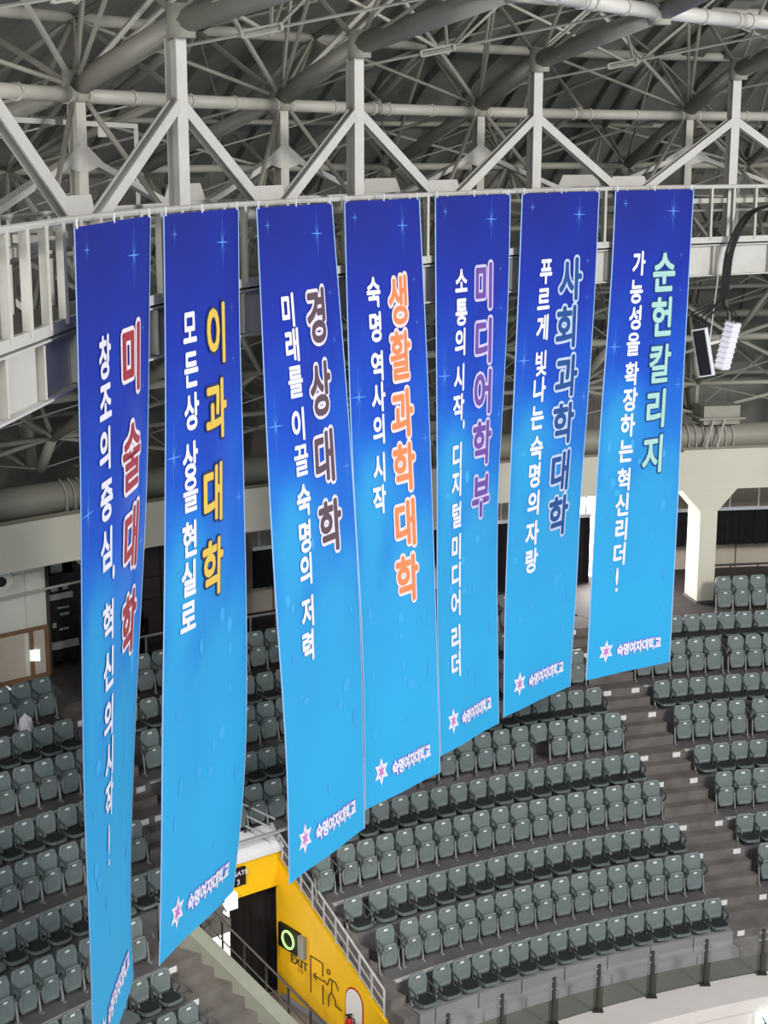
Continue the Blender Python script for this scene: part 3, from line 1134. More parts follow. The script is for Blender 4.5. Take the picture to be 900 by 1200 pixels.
# equipment rack
rk = rooted('equipment_rack', P(-39.0, 37.0, ZC), 'tall black equipment rack on castors in the dark doorway at left', 'rack')
ra = radians(-39.0)
mt = Matrix.Rotation(-ra, 3, 'Z')
rb = P(-39.0, 37.0, ZC)


def rbox(c, s):
    return MB().box(rb + (mt @ Vector(c)), s, mt)


adopt(rbox((0, 0, 1.25), (0.85, 0.6, 2.1)).build('case', 'blackmetal'), rk)
for i, (x, z, w_, h_, m) in enumerate(((0, 1.78, 0.62, 0.14, 'rackgrey'), (-0.16, 1.96, 0.18, 0.08, 'rackgrey'), (0.12, 1.98, 0.14, 0.1, 'rackgrey'), (0.05, 1.50, 0.3, 0.04, 'rackgrey'),
                                       (0.08, 1.34, 0.22, 0.06, 'rackgrey'), (-0.2, 1.1, 0.1, 0.12, 'rackgrey'), (0.05, 0.98, 0.24, 0.05, 'rackgrey'), (0.02, 0.60, 0.78, 0.18, 'rackgrey'))):
    adopt(rbox((x, -0.31, z), (w_, 0.03, h_)).build('rack_unit', m), rk)
for x in (-0.33, 0.33):
    adopt(rbox((x, -0.2, 0.1), (0.08, 0.12, 0.2)).build('castor', 'blackmetal'), rk)
adopt(rbox((0, -0.1, 2.55), (0.3, 0.1, 0.5)).build('riser_duct', 'rackgrey'), rk)
# round projector lamp on the far left
pj = rooted('round_lamp', P(-42.0, 35.9, -9.7), 'round cream lamp housing with dark lens at the far left edge', 'lamp')
pc = P(-42.0, 35.9, -9.2)
dr = Vector((0.38, -0.9, -0.1)).normalized()
adopt(MB().tube([pc - dr * 0.3, pc, pc + dr * 0.12, pc + dr * 0.13], [0.26, 0.3, 0.27, 0.20], 16).build('housing', 'cream', smooth=False), pj)
adopt(MB().tube([pc + dr * 0.13, pc + dr * 0.16], 0.19, 16).build('bezel', 'panelw'), pj)
adopt(MB().tube([pc + dr * 0.16, pc + dr * 0.18], 0.12, 14).build('lens', 'blackmetal'), pj)
adopt(MB().bar(pc - dr * 0.15, pc - dr * 0.15 + Vector((0, 0, 0.45)), 0.08).build('bracket', 'cream'), pj)
# bright little wall light
thing1(MB().box(P(-40.35, 36.42, -11.3), (0.22, 0.08, 0.26)), 'wall_light', 'signwhite', 'small glowing square light low on the beige wainscot at left', 'light')
# moving head light silhouette
mh = rooted('stage_light', P(-36.3, 36.2, ZC), 'black moving-head stage light behind the top row between first two banners', 'stage light')
hb = P(-36.3, 36.2, ZC)
adopt(MB().box(hb + Vector((0, 0, 0.55)), (0.42, 0.35, 0.16)).box(hb + Vector((0, 0, 0.24)), (0.3, 0.3, 0.48)).build('base', 'blackmetal'), mh)
for sx in (-1, 1):
    adopt(MB().box(hb + Vector((sx * 0.21, 0, 0.82)), (0.07, 0.16, 0.42)).build('yoke_arm', 'blackmetal'), mh)
adopt(MB().tube([hb + Vector((0, 0.1, 0.78)), hb + Vector((0, 0.0, 0.9)), hb + Vector((0, -0.12, 1.18)), hb + Vector((0, -0.14, 1.2))], [0.12, 0.16, 0.17, 0.14], 12).build('lamp_head', 'blackmetal'), mh)
# crumpled bag on the floor of the left block
bg = MB()
bp = P(-43.3, row_R(9) - 0.35, floor_z(9))
random.seed(3)
ico = [(0, 0, 0.36), (0.14, 0.02, 0.24), (0.05, 0.13, 0.22), (-0.12, 0.08, 0.2), (-0.09, -0.11, 0.26), (0.08, -0.12, 0.18), (0.17, 0.1, 0.0), (-0.04, 0.17, 0.0), (-0.17, 0.0, 0.0), (-0.05, -0.16, 0.0), (0.14, -0.1, 0.0)]
bg.add([bp + Vector(v) for v in ico], [(0, 1, 2), (0, 2, 3), (0, 3, 4), (0, 4, 5), (0, 5, 1), (1, 6, 2), (2, 6, 7), (2, 7, 3), (3, 7, 8), (3, 8, 4), (4, 8, 9), (4, 9, 5), (5, 9, 10), (5, 10, 1), (1, 10, 6), (6, 10, 9, 8, 7)])
thing1(bg, 'plastic_bag', 'white', 'crumpled white bag under the end seat of the top left row', 'bag')

# ------------------------------------------------------------------ perimeter tube and its bearing
tb = rooted('perimeter_tube', P(-30, 35.75, -7.9), 'thick grey steel tube ringing the arena above the cream beam', 'tube')
adopt(MB().tube([P(-66 + i * 1.0, 35.75, -7.52) for i in range(69)], 0.36, 16).build('pipe', 'tube', smooth=True), tb)
for a in PIL:
    rr = MB()
    for j in range(9):
        aa = a + 1.6 - j * 0.34 - 0.2
        pts = [P(aa, 35.75 + 0.40 * cos(t), -7.52 + 0.40 * sin(t)) for t in [pi * 0.55 + i * pi * 0.95 / 6 for i in range(7)]]
        rr.tube(pts, 0.022, 5)
        rr.bar(P(aa, 35.42, -7.55), P(aa, 35.36, -7.9), 0.025, 0.10, up=Vector((sin(radians(a)), cos(radians(a)), 0)))
    adopt(rr.build('stiffener_ribs', 'steel'), tb)
    sl = MB()
    for da in (0.35, 0.85):
        sl.bar(P(a + da, 35.2, -6.95), P(a + da - 0.45, 35.0, zb_t + 0.03), 0.035, 0.05)
    adopt(sl.build('strap', 'steelw'), tb)
    adopt(MB().sector(a - 0.05, a + 1.6, 35.3, 36.1, -7.12, -6.62).sector(a - 0.3, a + 1.8, 35.2, 36.2, -6.98, -6.93).build('node_plate', 'pipe'), tb)

# ------------------------------------------------------------------ roof deck
ceil = struct(empty('ceiling', P(-30, 32, 2)))
prof = [(39.5, -8.9), (39.3, -6.0), (38.2, -3.2), (36.2, -0.6), (33.2, 1.5), (29.5, 3.1), (25.0, 4.5), (20.0, 5.7), (15.5, 6.5)]
A0, A1, DS = -88.0, 14.0, 2.0
n = int((A1 - A0) / DS)
for j in range(len(prof) - 1):
    (Ra, za), (Rb, zb) = prof[j], prof[j + 1]
    mb = MB()
    for i in range(n):
        a, b = A0 + i * DS, A0 + (i + 1) * DS
        m_ = (a + b) / 2
        vs = [P(a, Ra, za), P(m_, Ra, za), P(m_, Rb, zb), P(a, Rb, zb)]
        vs += [P(m_, Ra, za + 0.18), P(b, Ra, za + 0.18), P(b, Rb, zb + 0.18), P(m_, Rb, zb + 0.18)]
        vs += [P(b, Ra, za), P(b, Rb, zb)]
        mb.add(vs, [(0, 1, 2, 3), (4, 5, 6, 7), (1, 4, 7, 2), (5, 8, 9, 6)])
    adopt(mb.build('deck_band', 'deck' if j % 2 else 'deck2'), ceil)

# ------------------------------------------------------------------ banner ring line
RING = [(-95, 18.8), (-88, 19.2), (-75, 20.0), (-68.4, 20.45), (-63.8, 21.0), (-61.5, 21.4), (-56.1, 22.12), (-55.3, 22.25), (-49.7, 22.98), (-49.1, 23.05), (-43.8, 23.75), (-42.3, 24.0), (-37.6, 24.62), (-36.1, 24.95),
        (-31.3, 25.68), (-30.5, 25.82), (-25.5, 26.62), (-24.4, 26.78), (-20.0, 27.32), (-14, 27.9), (-6, 28.5), (4, 29.0), (16, 29.2)]


def ringR(a):
    w_, t_ = 0.0, 0.0
    for d in (-1.5, -0.75, 0, 0.75, 1.5):
        x = min(max(a + d, -94.9), 15.9)
        for (xa, ya), (xb, yb) in zip(RING, RING[1:]):
            if x <= xb:
                t_ += ya + (yb - ya) * (x - xa) / (xb - xa)
                w_ += 1
                break
    return t_ / w_ + 0.17


ZR = -0.76
TRS = [-79.0, -65.6, -51.6, -40.1, -28.5, -17.15, -5.8]     # tall posts / radial trusses
MID = [(x + y) / 2 for x, y in zip(TRS, TRS[1:])]


def Q(a, off, z):
    return P(a, ringR(a) + off, z)


# ------------------------------------------------------------------ catwalk
cw = rooted('catwalk', Q(-35, 0.5, -2.6), 'pale steel catwalk with railing that carries the seven blue banners', 'catwalk')
AS = [-78 + i * 1.0 for i in range(77)]


def cwp(mb, nm, m, **kw):
    return adopt(mb.build(nm, m, **kw), cw)


cwp(MB().tube([Q(a, 0, ZR + 0.035) for a in AS], 0.042, 8), 'top_rail', 'steelw')
for i in range(len(AS) - 1):
    pass
lo = MB()
for a, b in zip(AS, AS[1:]):
    lo.bar(Q(a, 0, -1.80), Q(b, 0, -1.80), 0.06, 0.12)
cwp(lo, 'bottom_rail', 'steelw')
a = -73.5
while a < -2:
    R = ringR(a)
    cwp(MB().bar(Q(a, 0.0, -1.8), Q(a, 0.0, ZR + 0.03), 0.05, 0.10, up=Vector((sin(radians(a)), cos(radians(a)), 0))), 'baluster', 'steel')
    a += math.degrees(0.58 / R)
gr = MB()
for a, b in zip(AS, AS[1:]):
    gr.ibeam(Q(a, 0.12, -2.22), Q(b, 0.12, -2.22), 0.24, 0.62)
cwp(gr, 'front_girder', 'steelw')
gr = MB()
for a, b in zip(AS, AS[1:]):
    gr.ibeam(Q(a, 1.15, -2.22), Q(b, 1.15, -2.22), 0.2, 0.5)
cwp(gr, 'rear_girder', 'steel')
fl = MB()
for a, b in zip(AS, AS[1:]):
    fl.add([Q(a, 0.05, -1.88), Q(b, 0.05, -1.88), Q(b, 1.2, -1.88), Q(a, 1.2, -1.88), Q(a, 0.05, -1.85), Q(b, 0.05, -1.85), Q(b, 1.2, -1.85), Q(a, 1.2, -1.85)],
           [(3, 2, 1, 0), (4, 5, 6, 7), (0, 1, 5, 4), (2, 3, 7, 6)])
cwp(fl, 'grating', 'brace')
a = -73.3
while a < -3:      # stiffener plates on the girder
    cwp(MB().bar(Q(a, 0.06, -2.5), Q(a, 0.06, -1.94), 0.03, 0.12, up=Vector((sin(radians(a)), cos(radians(a)), 0))), 'girder_stiffener', 'steel')
    a += 3.05
for z, r in ((ZR + 0.02, 0.035), (-1.25, 0.028)):
    cwp(MB().tube([Q(a, 1.15, z) for a in AS], r, 6), 'rear_rail', 'steelw')
a = -73.0
while a < -3:
    cwp(MB().bar(Q(a, 1.15, -1.9), Q(a, 1.15, ZR), 0.045), 'rear_post', 'steel')
    a += 2.6
# tall and short posts and their diagonals
def rdir(a):
    return Vector((sin(radians(a)), cos(radians(a)), 0))


for a in TRS:
    cwp(MB().ibeam(Q(a, 0.42, -1.9), Q(a, 0.42, 1.42), 0.19, 0.19, up=rdir(a)), 'tall_post', 'steelw')
    cwp(MB().bar(Q(a, 0.42, 1.30), Q(a, 0.40, 1.58), 0.06, 0.20, up=rdir(a)), 'post_cap', 'steel')
    cwp(MB().ibeam(Q(a, 2.4, -1.6), Q(a, 2.4, 0.75), 0.17, 0.17, up=rdir(a)), 'short_post', 'steel')
for a, b in zip(TRS, TRS[1:]):
    m_ = (a + b) / 2
    for s_, e_ in ((a, m_), (b, m_)):
        cwp(MB().ibeam(Q(s_, 0.42, 0.62), Q(e_, 0.34, -0.98), 0.15, 0.13, up=rdir(a)), 'diagonal', 'steelw')
        cwp(MB().bar(Q(s_, 2.4, -0.05), Q(e_, 2.3, -0.98), 0.09, 0.16, up=rdir(a)), 'rear_diagonal', 'steelw')
    for off, z in ((0.40, -0.92), (2.35, -0.92)):
        # gusset plate at the foot of the diagonals
        cwp(MB().add([Q(m_ - 1.5, off, z - 0.1), Q(m_ + 1.5, off, z - 0.1), Q(m_ + 0.9, off, z + 0.42), Q(m_ - 0.9, off, z + 0.42),
                      Q(m_ - 1.5, off + 0.03, z - 0.1), Q(m_ + 1.5, off + 0.03, z - 0.1), Q(m_ + 0.9, off + 0.03, z + 0.42), Q(m_ - 0.9, off + 0.03, z + 0.42)],
                     [(0, 1, 2, 3), (7, 6, 5, 4), (0, 4, 5, 1), (2, 6, 7, 3), (1, 5, 6, 2), (0, 3, 7, 4)]), 'gusset', 'steelw')
        for t in (-0.8, -0.5, 0.5, 0.8):
            g = MB().tube([Q(m_ + t, off - 0.025, z + 0.12), Q(m_ + t, off + 0.0, z + 0.12)], 0.018, 6)
            cwp(g, 'bolt', 'brace')
for off in (0.42, 2.4):
    for a in TRS:
        bb = MB()
        z = 0.62 if off < 1 else -0.05
        if off < 1:
            continue
        for t in (-0.5, 0.5):
            bb.add([Q(a + t * 0.2, off - 0.1, z + 0.16), Q(a + t * 2.4, off - 0.1, z - 0.14), Q(a + t * 2.4, off - 0.08, z - 0.14), Q(a + t * 0.2, off - 0.08, z - 0.26), Q(a + t * 0.2, off - 0.1, z - 0.26)], [(0, 1, 4), (1, 2, 3, 4)])
        cwp(bb, 'knee_plate', 'steelw')
    ch = MB()
    for a, b in zip(AS, AS[1:]):
        ch.bar(Q(a, off, -1.02), Q(b, off, -1.02), 0.1, 0.10)
    cwp(ch, 'ring_beam', 'steel')
    cb = MB()
for a in [x for p_ in zip(TRS, MID) for x in p_]:
    cwp(MB().bar(Q(a, 0.42, -1.02), Q(a, 2.4, -1.02), 0.10, 0.10), 'cross_tie', 'steel')
    cwp(MB().bar(Q(a, 0.5, -2.3), Q(a, 2.6, -1.1), 0.08, 0.08), 'outrigger', 'steel')

# ------------------------------------------------------------------ roof space frame
rf = rooted('roof_space_frame', P(-35, 30, -7), 'tubular steel space frame of pipes and thin rods filling the roof', 'roof frame')


def rp(mb, nm, m, **kw):
    return adopt(mb.build(nm, m, **kw), rf)


def nodes(a):
    Rr = ringR(a)
    R3 = Rr + 2.4
    lp = lambda t: R3 + (36.9 - R3) * t
    main = [(Rr - 8, 3.25), (Rr - 3.2, 2.22), (Rr + 0.3, 1.62), (R3, 0.86), (lp(0.45), -0.35), (lp(0.80), -1.9), (36.7, -4.3), (36.4, -7.0)]
    top = [(Rr - 6, 5.0), (Rr - 1.4, 4.0), (R3 - 0.4, 2.9), (lp(0.25), 2.1), (lp(0.65), 0.6), (lp(1.0), -1.1), (38.1, -3.7), (38.6, -6.2)]
    low = [(Rr + 1.3, -2.3), (lp(0.15), -3.1), (lp(0.5), -4.6), (lp(0.85), -6.1), (36.0, -6.9)]
    return [P(a, R, z) for R, z in main], [P(a, R, z) for R, z in top], [P(a, R, z) for R, z in low]


HALF = sorted(TRS + MID)
for a in HALF:
    big = a in TRS
    mn, tp, lw = nodes(a)
    if big:
        for p_, q_ in zip(mn, mn[1:]):
            rp(MB().tube([p_, q_], 0.165 if q_.z > 0.8 else 0.13, 10), 'main_chord', 'chord', smooth=True)
        for nd in mn[1:7]:
            rp(MB().tube([nd - Vector((0, 0, 0.2)), nd + Vector((0, 0, 0.22))], 0.19, 10), 'node', 'pipe', smooth=True)
    else:
        for p_, q_ in zip(mn[3:], mn[4:]):
            rp(MB().tube([p_, q_], 0.07, 8), 'minor_chord', 'brace', smooth=True)
    for p_, q_ in zip(tp, tp[1:]):
        rp(MB().tube([p_, q_], 0.10 if big else 0.06, 8), 'upper_chord', 'brace', smooth=True)
    for i in range(len(mn)):
        if i + 0 < len(tp) and (big or i > 2):
            rp(MB().tube([mn[i], tp[i]], 0.045, 6), 'web', 'brace')
        if i + 1 < len(mn) and (big or i > 2):
            rp(MB().tube([tp[i], mn[i + 1]], 0.04, 6), 'web', 'brace')
    for p_, q_ in zip(lw, lw[1:]):
        rp(MB().tube([p_, q_], 0.12 if big else 0.06, 8), 'lower_chord', 'pipe', smooth=True)
    for i, p_ in enumerate(lw[1:4]):
        rp(MB().tube([p_, mn[4 + i]], 0.05, 6), 'strut', 'pipe')
        rp(MB().tube([lw[i], mn[4 + i]], 0.04, 6), 'strut', 'brace')


# ring purlins through the nodes and braces between neighbouring trusses
def ring_pipe(idx, which, r, m, nm='purlin', dz=0.0):
    for a, b in zip(HALF, HALF[1:]):
        A_, B_ = nodes(a)[which][idx], nodes(b)[which][idx]
        A_ = A_ + Vector((0, 0, dz))
        B_ = B_ + Vector((0, 0, dz))
        o = rp(MB().tube([A_, B_], r, 10), nm, m, smooth=True)
        if r > 0.1:
            for t in (0.08, 0.5, 0.92):
                c = A_.lerp(B_, t)
                d = (B_ - A_).normalized() * 0.03
                cl = MB().tube([c - d, c + d], r * 1.18, 10).build('flange', 'steel')
                cl.parent = o


ring_pipe(3, 0, 0.105, 'steel', dz=-0.12)
ring_pipe(1, 0, 0.125, 'steelw')
ring_pipe(4, 0, 0.08, 'pipe')
ring_pipe(5, 0, 0.07, 'pipe')
ring_pipe(6, 0, 0.10, 'pipe')
for i in range(8):
    ring_pipe(i, 1, 0.10 if i in (2, 3) else 0.06, 'steel' if i in (2, 3) else 'pipe')
ring_pipe(2, 2, 0.09, 'pipe')
ring_pipe(3, 2, 0.06, 'pipe')
ring_pipe(1, 2, 0.05, 'pipe')

random.seed(11)
FULL = [nodes(a) for a in HALF]
for i in range(len(HALF) - 1):
    A_, B_ = FULL[i], FULL[i + 1]
    for j in range(7):
        p_, q_ = (A_, B_) if (i + j) % 2 else (B_, A_)
        rp(MB().tube([p_[1][j], q_[1][j + 1]], 0.032, 5), 'cross_brace', 'brace')
        if j >= 2:
            rp(MB().tube([p_[0][j], q_[1][j]], 0.038, 5), 'cross_brace', 'pipe')
        if j >= 3:
            rp(MB().tube([p_[0][j], q_[0][j + 1]], 0.032, 5), 'cross_brace', 'brace')
            rp(MB().tube([q_[0][j], p_[0][j + 1]], 0.016, 5), 'tie_rod', 'rod')
        if j < 3:
            rp(MB().tube([p_[1][j], q_[0][j + 1]], 0.03, 5), 'cross_brace', 'pipe')
    for j in range(4):
        p_, q_ = (A_, B_) if (i + j) % 2 else (B_, A_)
        rp(MB().tube([p_[2][j], q_[2][j + 1]], 0.045, 6), 'lower_brace', 'pipe')
        rp(MB().tube([q_[2][j], p_[2][j + 1]], 0.015, 5), 'tie_rod', 'rod')
        rp(MB().tube([p_[2][j], q_[0][j + 3]], 0.04, 6), 'cross_brace', 'brace')
    # long tie rods with turnbuckles in front
for a, b in zip(TRS, TRS[1:]):
    A_ = nodes(a)[0]
    B_ = nodes(b)[0]
    s_ = A_[3] + Vector((0, 0, 0.25))
    e_ = B_[1] + Vector((0, 0, 0.1))
    rod = rp(MB().tube([s_, e_], 0.024, 6), 'tie_rod', 'rod')
    c = s_.lerp(e_, 0.42)
    d = (e_ - s_).normalized()
    u = d.cross(Vector((0, 0, 1))).cross(d).normalized()
    tbk = MB()
    for sg_ in (-1, 1):
        tbk.bar(c - d * 0.28 + u * 0.045 * sg_, c + d * 0.28 + u * 0.045 * sg_, 0.03)
    tbk.bar(c - d * 0.3, c - d * 0.26, 0.1).bar(c + d * 0.26, c + d * 0.3, 0.1)
    tb_ = tbk.build('turnbuckle', 'steel')
    tb_.parent = rod
    for x in (A_[2], B_[2]):
        rp(MB().tube([x, (A_[0] + B_[0]) / 2 + Vector((0, 0, 1.0))], 0.03, 6), 'hanger_strut', 'pipe')
    m_ = (a + b) / 2
    mm = nodes(m_)
    for x in (A_[3], B_[3]):
        rp(MB().tube([x, mm[1][2]], 0.045, 6), 'v_strut', 'steel')
        rp(MB().tube([x, mm[1][1]], 0.035, 6), 'v_strut', 'pipe')
# service walk frame hung behind the posts at left
hf = MB()
for x0, x1 in ((-57.6, -47.2),):
    A_, B_ = Q(x0, 2.9, 0.42), Q(x1, 2.9, 0.36)
    hf.bar(A_, B_, 0.07, 0.07)
    hf.bar(A_, A_ - Vector((0, 0, 1.4)), 0.05)
    hf.bar(B_, B_ - Vector((0, 0, 1.4)), 0.05)
    for t in (0.2, 0.8):
        c = A_.lerp(B_, t)
        hf.box(c - Vector((0, 0, 0.1)), (0.12, 0.12, 0.16))
rp(hf, 'service_frame', 'steelw')

# ------------------------------------------------------------------ hanging line-array loudspeakers
sp = P(-18.4, ringR(-18.4) - 0.25, 0)
sp = Vector((6.78, 32.9, -3.62))
wire = rooted('hanging_wire', Vector((sp.x + 0.0, sp.y, -4.35)), 'thin steel wire and crossbar holding the pair of loudspeakers', 'wire')
adopt(MB().tube([Vector((sp.x + 0.14, sp.y, -2.35)), Vector((sp.x - 0.02, sp.y, -4.3))], 0.014, 6).build('wire', 'steelw'), wire)
adopt(MB().bar(Vector((sp.x - 0.22, sp.y, -3.98)), Vector((sp.x + 0.36, sp.y + 0.1, -3.86)), 0.05, 0.06).bar(Vector((sp.x - 0.03, sp.y, -3.86)), Vector((sp.x - 0.03, sp.y, -4.28)), 0.05).build('crossbar', 'steelw'), wire)


def array_speaker(c, yaw, roll, label, n_ribs):
    root = rooted('line_array_speaker', c - Vector((0, 0, 0.5)), label, 'loudspeaker', 'pair of hanging loudspeakers')
    mt = (Matrix.Rotation(yaw, 3, 'Z') @ Matrix.Rotation(roll, 3, 'Y'))
    tf = lambda v: c + mt @ Vector(v)
    w_, d_, h_ = 0.15, 0.16, 0.5
    poly = [(-w_, -d_), (w_, -d_), (w_ + 0.02, -d_ + 0.1), (w_ * 0.6, d_), (-w_ * 0.6, d_), (-w_ - 0.02, -d_ + 0.1)]
    cab = MB().prism(poly, -h_, h_, fn=lambda x, y, z: tf((x, y, z)))
    adopt(cab.build('cabinet', 'spk'), root)
    adopt(MB().prism([(-w_ * 0.82, -h_ * 0.94), (w_ * 0.82, -h_ * 0.94), (w_ * 0.82, h_ * 0.94), (-w_ * 0.82, h_ * 0.94)], -d_ - 0.015, -d_ + 0.005, fn=lambda x, z, y: tf((x, y, z))).build('grille', 'grille'), root)
    for i in range(n_ribs):
        z = h_ * (0.9 - 1.8 * i / (n_ribs - 1))
        adopt(MB().prism([(-w_ - 0.035, -d_ + 0.06), (w_ + 0.035, -d_ + 0.06), (w_ * 0.7, d_ + 0.03), (-w_ * 0.7, d_ + 0.03)], z - 0.012, z + 0.012, fn=lambda x, y, zz: tf((x, y, zz))).build('fin', 'spk'), root)
    return root, tf


s1, tf1 = array_speaker(Vector((sp.x - 0.10, sp.y - 0.05, -4.10)), radians(-26), radians(-12), 'left hanging loudspeaker, its black grille facing the camera', 6)
s2, tf2 = array_speaker(Vector((sp.x + 0.40, sp.y + 0.15, -3.98)), radians(150), radians(-12), 'right hanging loudspeaker, white ribbed back towards the camera', 9)
cab = rooted('speaker_cables', Vector((sp.x + 0.2, sp.y, -2.6)), 'bundle of black cables draped over the catwalk rail down to the loudspeakers', 'cables')
top = [Vector((8.35, 33.5, -1.06)), Vector((7.7, 33.2, -1.2)), Vector((7.35, 32.95, -1.5)), Vector((7.12, 32.9, -2.05)), Vector((7.05, 32.85, -2.75)), Vector((6.98, 32.85, -3.1))]
for i in range(7):
    dx = (i - 3) * 0.026
    if i < 4:
        e = tf1((-0.10 + i * 0.07, 0.02, 0.5))
        mid = Vector((6.85 - 0.11 * (3 - i) - 0.12, 32.85, -3.28 - 0.03 * i))
    else:
        e = tf2((0.10 - (i - 4) * 0.09, 0.02, 0.5))
        mid = Vector((7.13 + 0.07 * (i - 4), 32.95, -3.25))
    pts = [p_ + Vector((dx, 0, random.uniform(-0.03, 0.03))) for p_ in top] + [mid, Vector((e.x, e.y, (e.z + mid.z) / 2 + 0.04)), e]
    # smooth by Catmull-Rom
    sm = []
    for k_ in range(len(pts) - 1):
        p0, p1, p2, p3 = pts[max(k_ - 1, 0)], pts[k_], pts[k_ + 1], pts[min(k_ + 2, len(pts) - 1)]
        for t in (0, 0.25, 0.5, 0.75):
            sm.append(0.5 * ((2 * p1) + (p2 - p0) * t + (2 * p0 - 5 * p1 + 4 * p2 - p3) * t * t + (3 * p1 - p0 - 3 * p2 + p3) * t ** 3))
    sm.append(pts[-1])
    adopt(MB().tube(sm, 0.016, 6).build('cable', 'cable', smooth=True), cab)

# ------------------------------------------------------------------ banners
LB = 10.0


def ray(x, y):
    c, s = cos(PITCH), sin(PITCH)
    u, v = (x - 450) / F_PX, -(y - 600) / F_PX
    return Vector((u, c + v * s, -s + v * c))


def on_z(x, y, z):
    d = ray(x, y)
    return d * (z / d.z)


def elev(x, y):
    d = ray(x, y)
    return d.z / sqrt(d.x ** 2 + d.y ** 2)


def edge_curve(i, side, N=24):
    """one hanging edge of a banner: from its top corner down its length, bowed sideways as the cloth twists"""
    xt, yt = BTOP[i][side]
    xb, yb = BBOT[i][side]
    e1, e2 = elev(xt, yt), elev(xb, yb)
    rho = LB / (e1 - e2)
    def at(x, y, z):
        d = ray(x, y)
        h = sqrt(d.x ** 2 + d.y ** 2)
        return Vector((d.x / h * rho, d.y / h * rho, z))
    pts = []
    for j in range(N + 1):
        z = ZR - LB * j / N
        # the picture height of this point of the edge, then its sideways place
        lo, hi = yt - 5, yb + 30
        for _ in range(30):
            y = (lo + hi) / 2
            x = interp(BEDGE[i][side], y)
            if elev(x, y) * rho > z:
                lo = y
            else:
                hi = y
        x = interp(BEDGE[i][side], y)
        pts.append(at(x, y, z))
    # smooth
    for _ in range(3):
        pts = [pts[0]] + [(pts[k - 1] + pts[k] * 2 + pts[k + 1]) / 4 for k in range(1, N)] + [pts[-1]]
    return pts


BN = [(edge_curve(i, 0), edge_curve(i, 1)) for i in range(7)]


def bpoint(i, u, v, off=0.0):
    l, r = BN[i]
    N = len(l) - 1
    t = min(max(v, 0), 0.9999) * N
    k = int(t)
    f = t - k
    a = l[k].lerp(l[k + 1], f)
    b = r[k].lerp(r[k + 1], f)
    p = a.lerp(b, u)
    w_ = (b - a)
    nrm = Vector((w_.y, -w_.x, 0)).normalized()       # towards the arena
    belly = (0.01 if i == 0 else 0.04) * sin(pi * u) * sin(pi * min(1, v * 1.3)) + 0.012 * sin(u * 9 + v * 7 + i)
    return p + nrm * (off + belly)


def v_of(i, x, y):
    """fraction down the banner of a mark, from its height"""
    l, r = BN[i]
    xl, xr = interp(BEDGE[i][0], y), interp(BEDGE[i][1], y)
    u = (x - xl) / (xr - xl)
    best = None
    for j in range(401):
        v = j / 400
        q = bpoint(i, u, v)
        d = abs(to_px(q)[1] - y)
        if best is None or d < best[0]:
            best = (d, v)
    v = best[1]
    xa, xb = to_px(bpoint(i, 0, v))[0], to_px(bpoint(i, 1, v))[0]
    return (x - xa) / (xb - xa), v


SPEC = [
    ('미술대학', [(149, 421), (149, 535), (149, 632), (147, 732)], (168, 50, 62), (246, 236, 246), 'crimson', 'white',
     [('창', 119, 418), ('조', 120, 472), ('의', 120, 527), ('중', 121, 585), ('심', 121, 643), ('、', 127, 668), ('혁', 122, 727), ('신', 122, 783), ('의', 122, 838), ('시', 123, 887), ('작', 123, 933), ('!', 123, 987)]),
    ('이과대학', [(248, 392), (247, 480), (243, 578), (243, 667)], (238, 200, 84), (46, 52, 96), 'yellow', 'dark',
     [('모', 219, 384), ('든', 220, 432), ('상', 220, 483), ('상', 218, 540), ('을', 218, 580), ('현', 217, 633), ('실', 216, 678), ('로', 215, 723)]),
    ('경상대학', [(367, 370), (371, 456), (376, 535), (383, 617)], (96, 76, 88), (238, 230, 248), 'dark brown', 'white',
     [('미', 334, 363), ('래', 338, 405), ('를', 341, 447), ('이', 344, 497), ('끌', 347, 539), ('숙', 350, 587), ('명', 352, 629), ('의', 354, 668), ('저', 357, 716), ('력', 358, 756)]),
    ('생활과학대학', [(464, 351), (466, 417.6), (468, 484), (470, 548), (472, 614), (474, 678)], (236, 140, 88), (248, 226, 226), 'orange', 'white',
     [('숙', 434, 343), ('명', 436, 383), ('역', 438, 429), ('사', 439, 466), ('의', 440, 503), ('시', 441, 548), ('작', 441, 586)]),
    ('미디어학부', [(565, 335), (564, 399), (563, 460), (561, 518.6), (560, 580)], (112, 78, 168), (214, 206, 246), 'purple', 'lilac',
     [('소', 537, 329), ('통', 537, 364.6), ('의', 536, 400), ('시', 535, 443), ('작', 534, 477), ('、', 540, 497), ('디', 533, 535), ('지', 533, 567), ('털', 533, 603.6), ('미', 533, 641.5), ('디', 533, 674.5), ('어', 533, 707.5), ('리', 533, 748), ('더', 533, 778)]),
    ('사회과학대학', [(666, 326.7), (661, 383), (660, 440), (656, 496.6), (653, 552), (651, 605)], (28, 78, 150), (196, 214, 246), 'navy', 'pale blue',
     [('푸', 637, 318), ('르', 634, 351), ('게', 633, 384), ('빛', 631, 425.7), ('나', 629, 456), ('는', 627, 489), ('숙', 626, 525), ('명', 624, 557), ('의', 623, 589), ('자', 621, 625.6), ('랑', 620, 657)]),
    ('순헌칼리지', [(776, 318.5), (773, 371.6), (770, 426.6), (766, 479), (763, 532)], (172, 220, 214), (24, 66, 130), 'mint green', 'dark',
     [('가', 747, 309), ('능', 744, 341), ('성', 743, 371.6), ('을', 740, 403.7), ('확', 738, 437.6), ('장', 736, 468.7), ('하', 733, 498), ('는', 731, 527.6), ('혁', 729, 561.8), ('신', 727, 592), ('리', 726, 620), ('더', 724, 649), ('!', 721, 679)]),
]
ORD = ['leftmost and longest-looking', 'second', 'third', 'middle', 'fifth', 'sixth', 'rightmost']


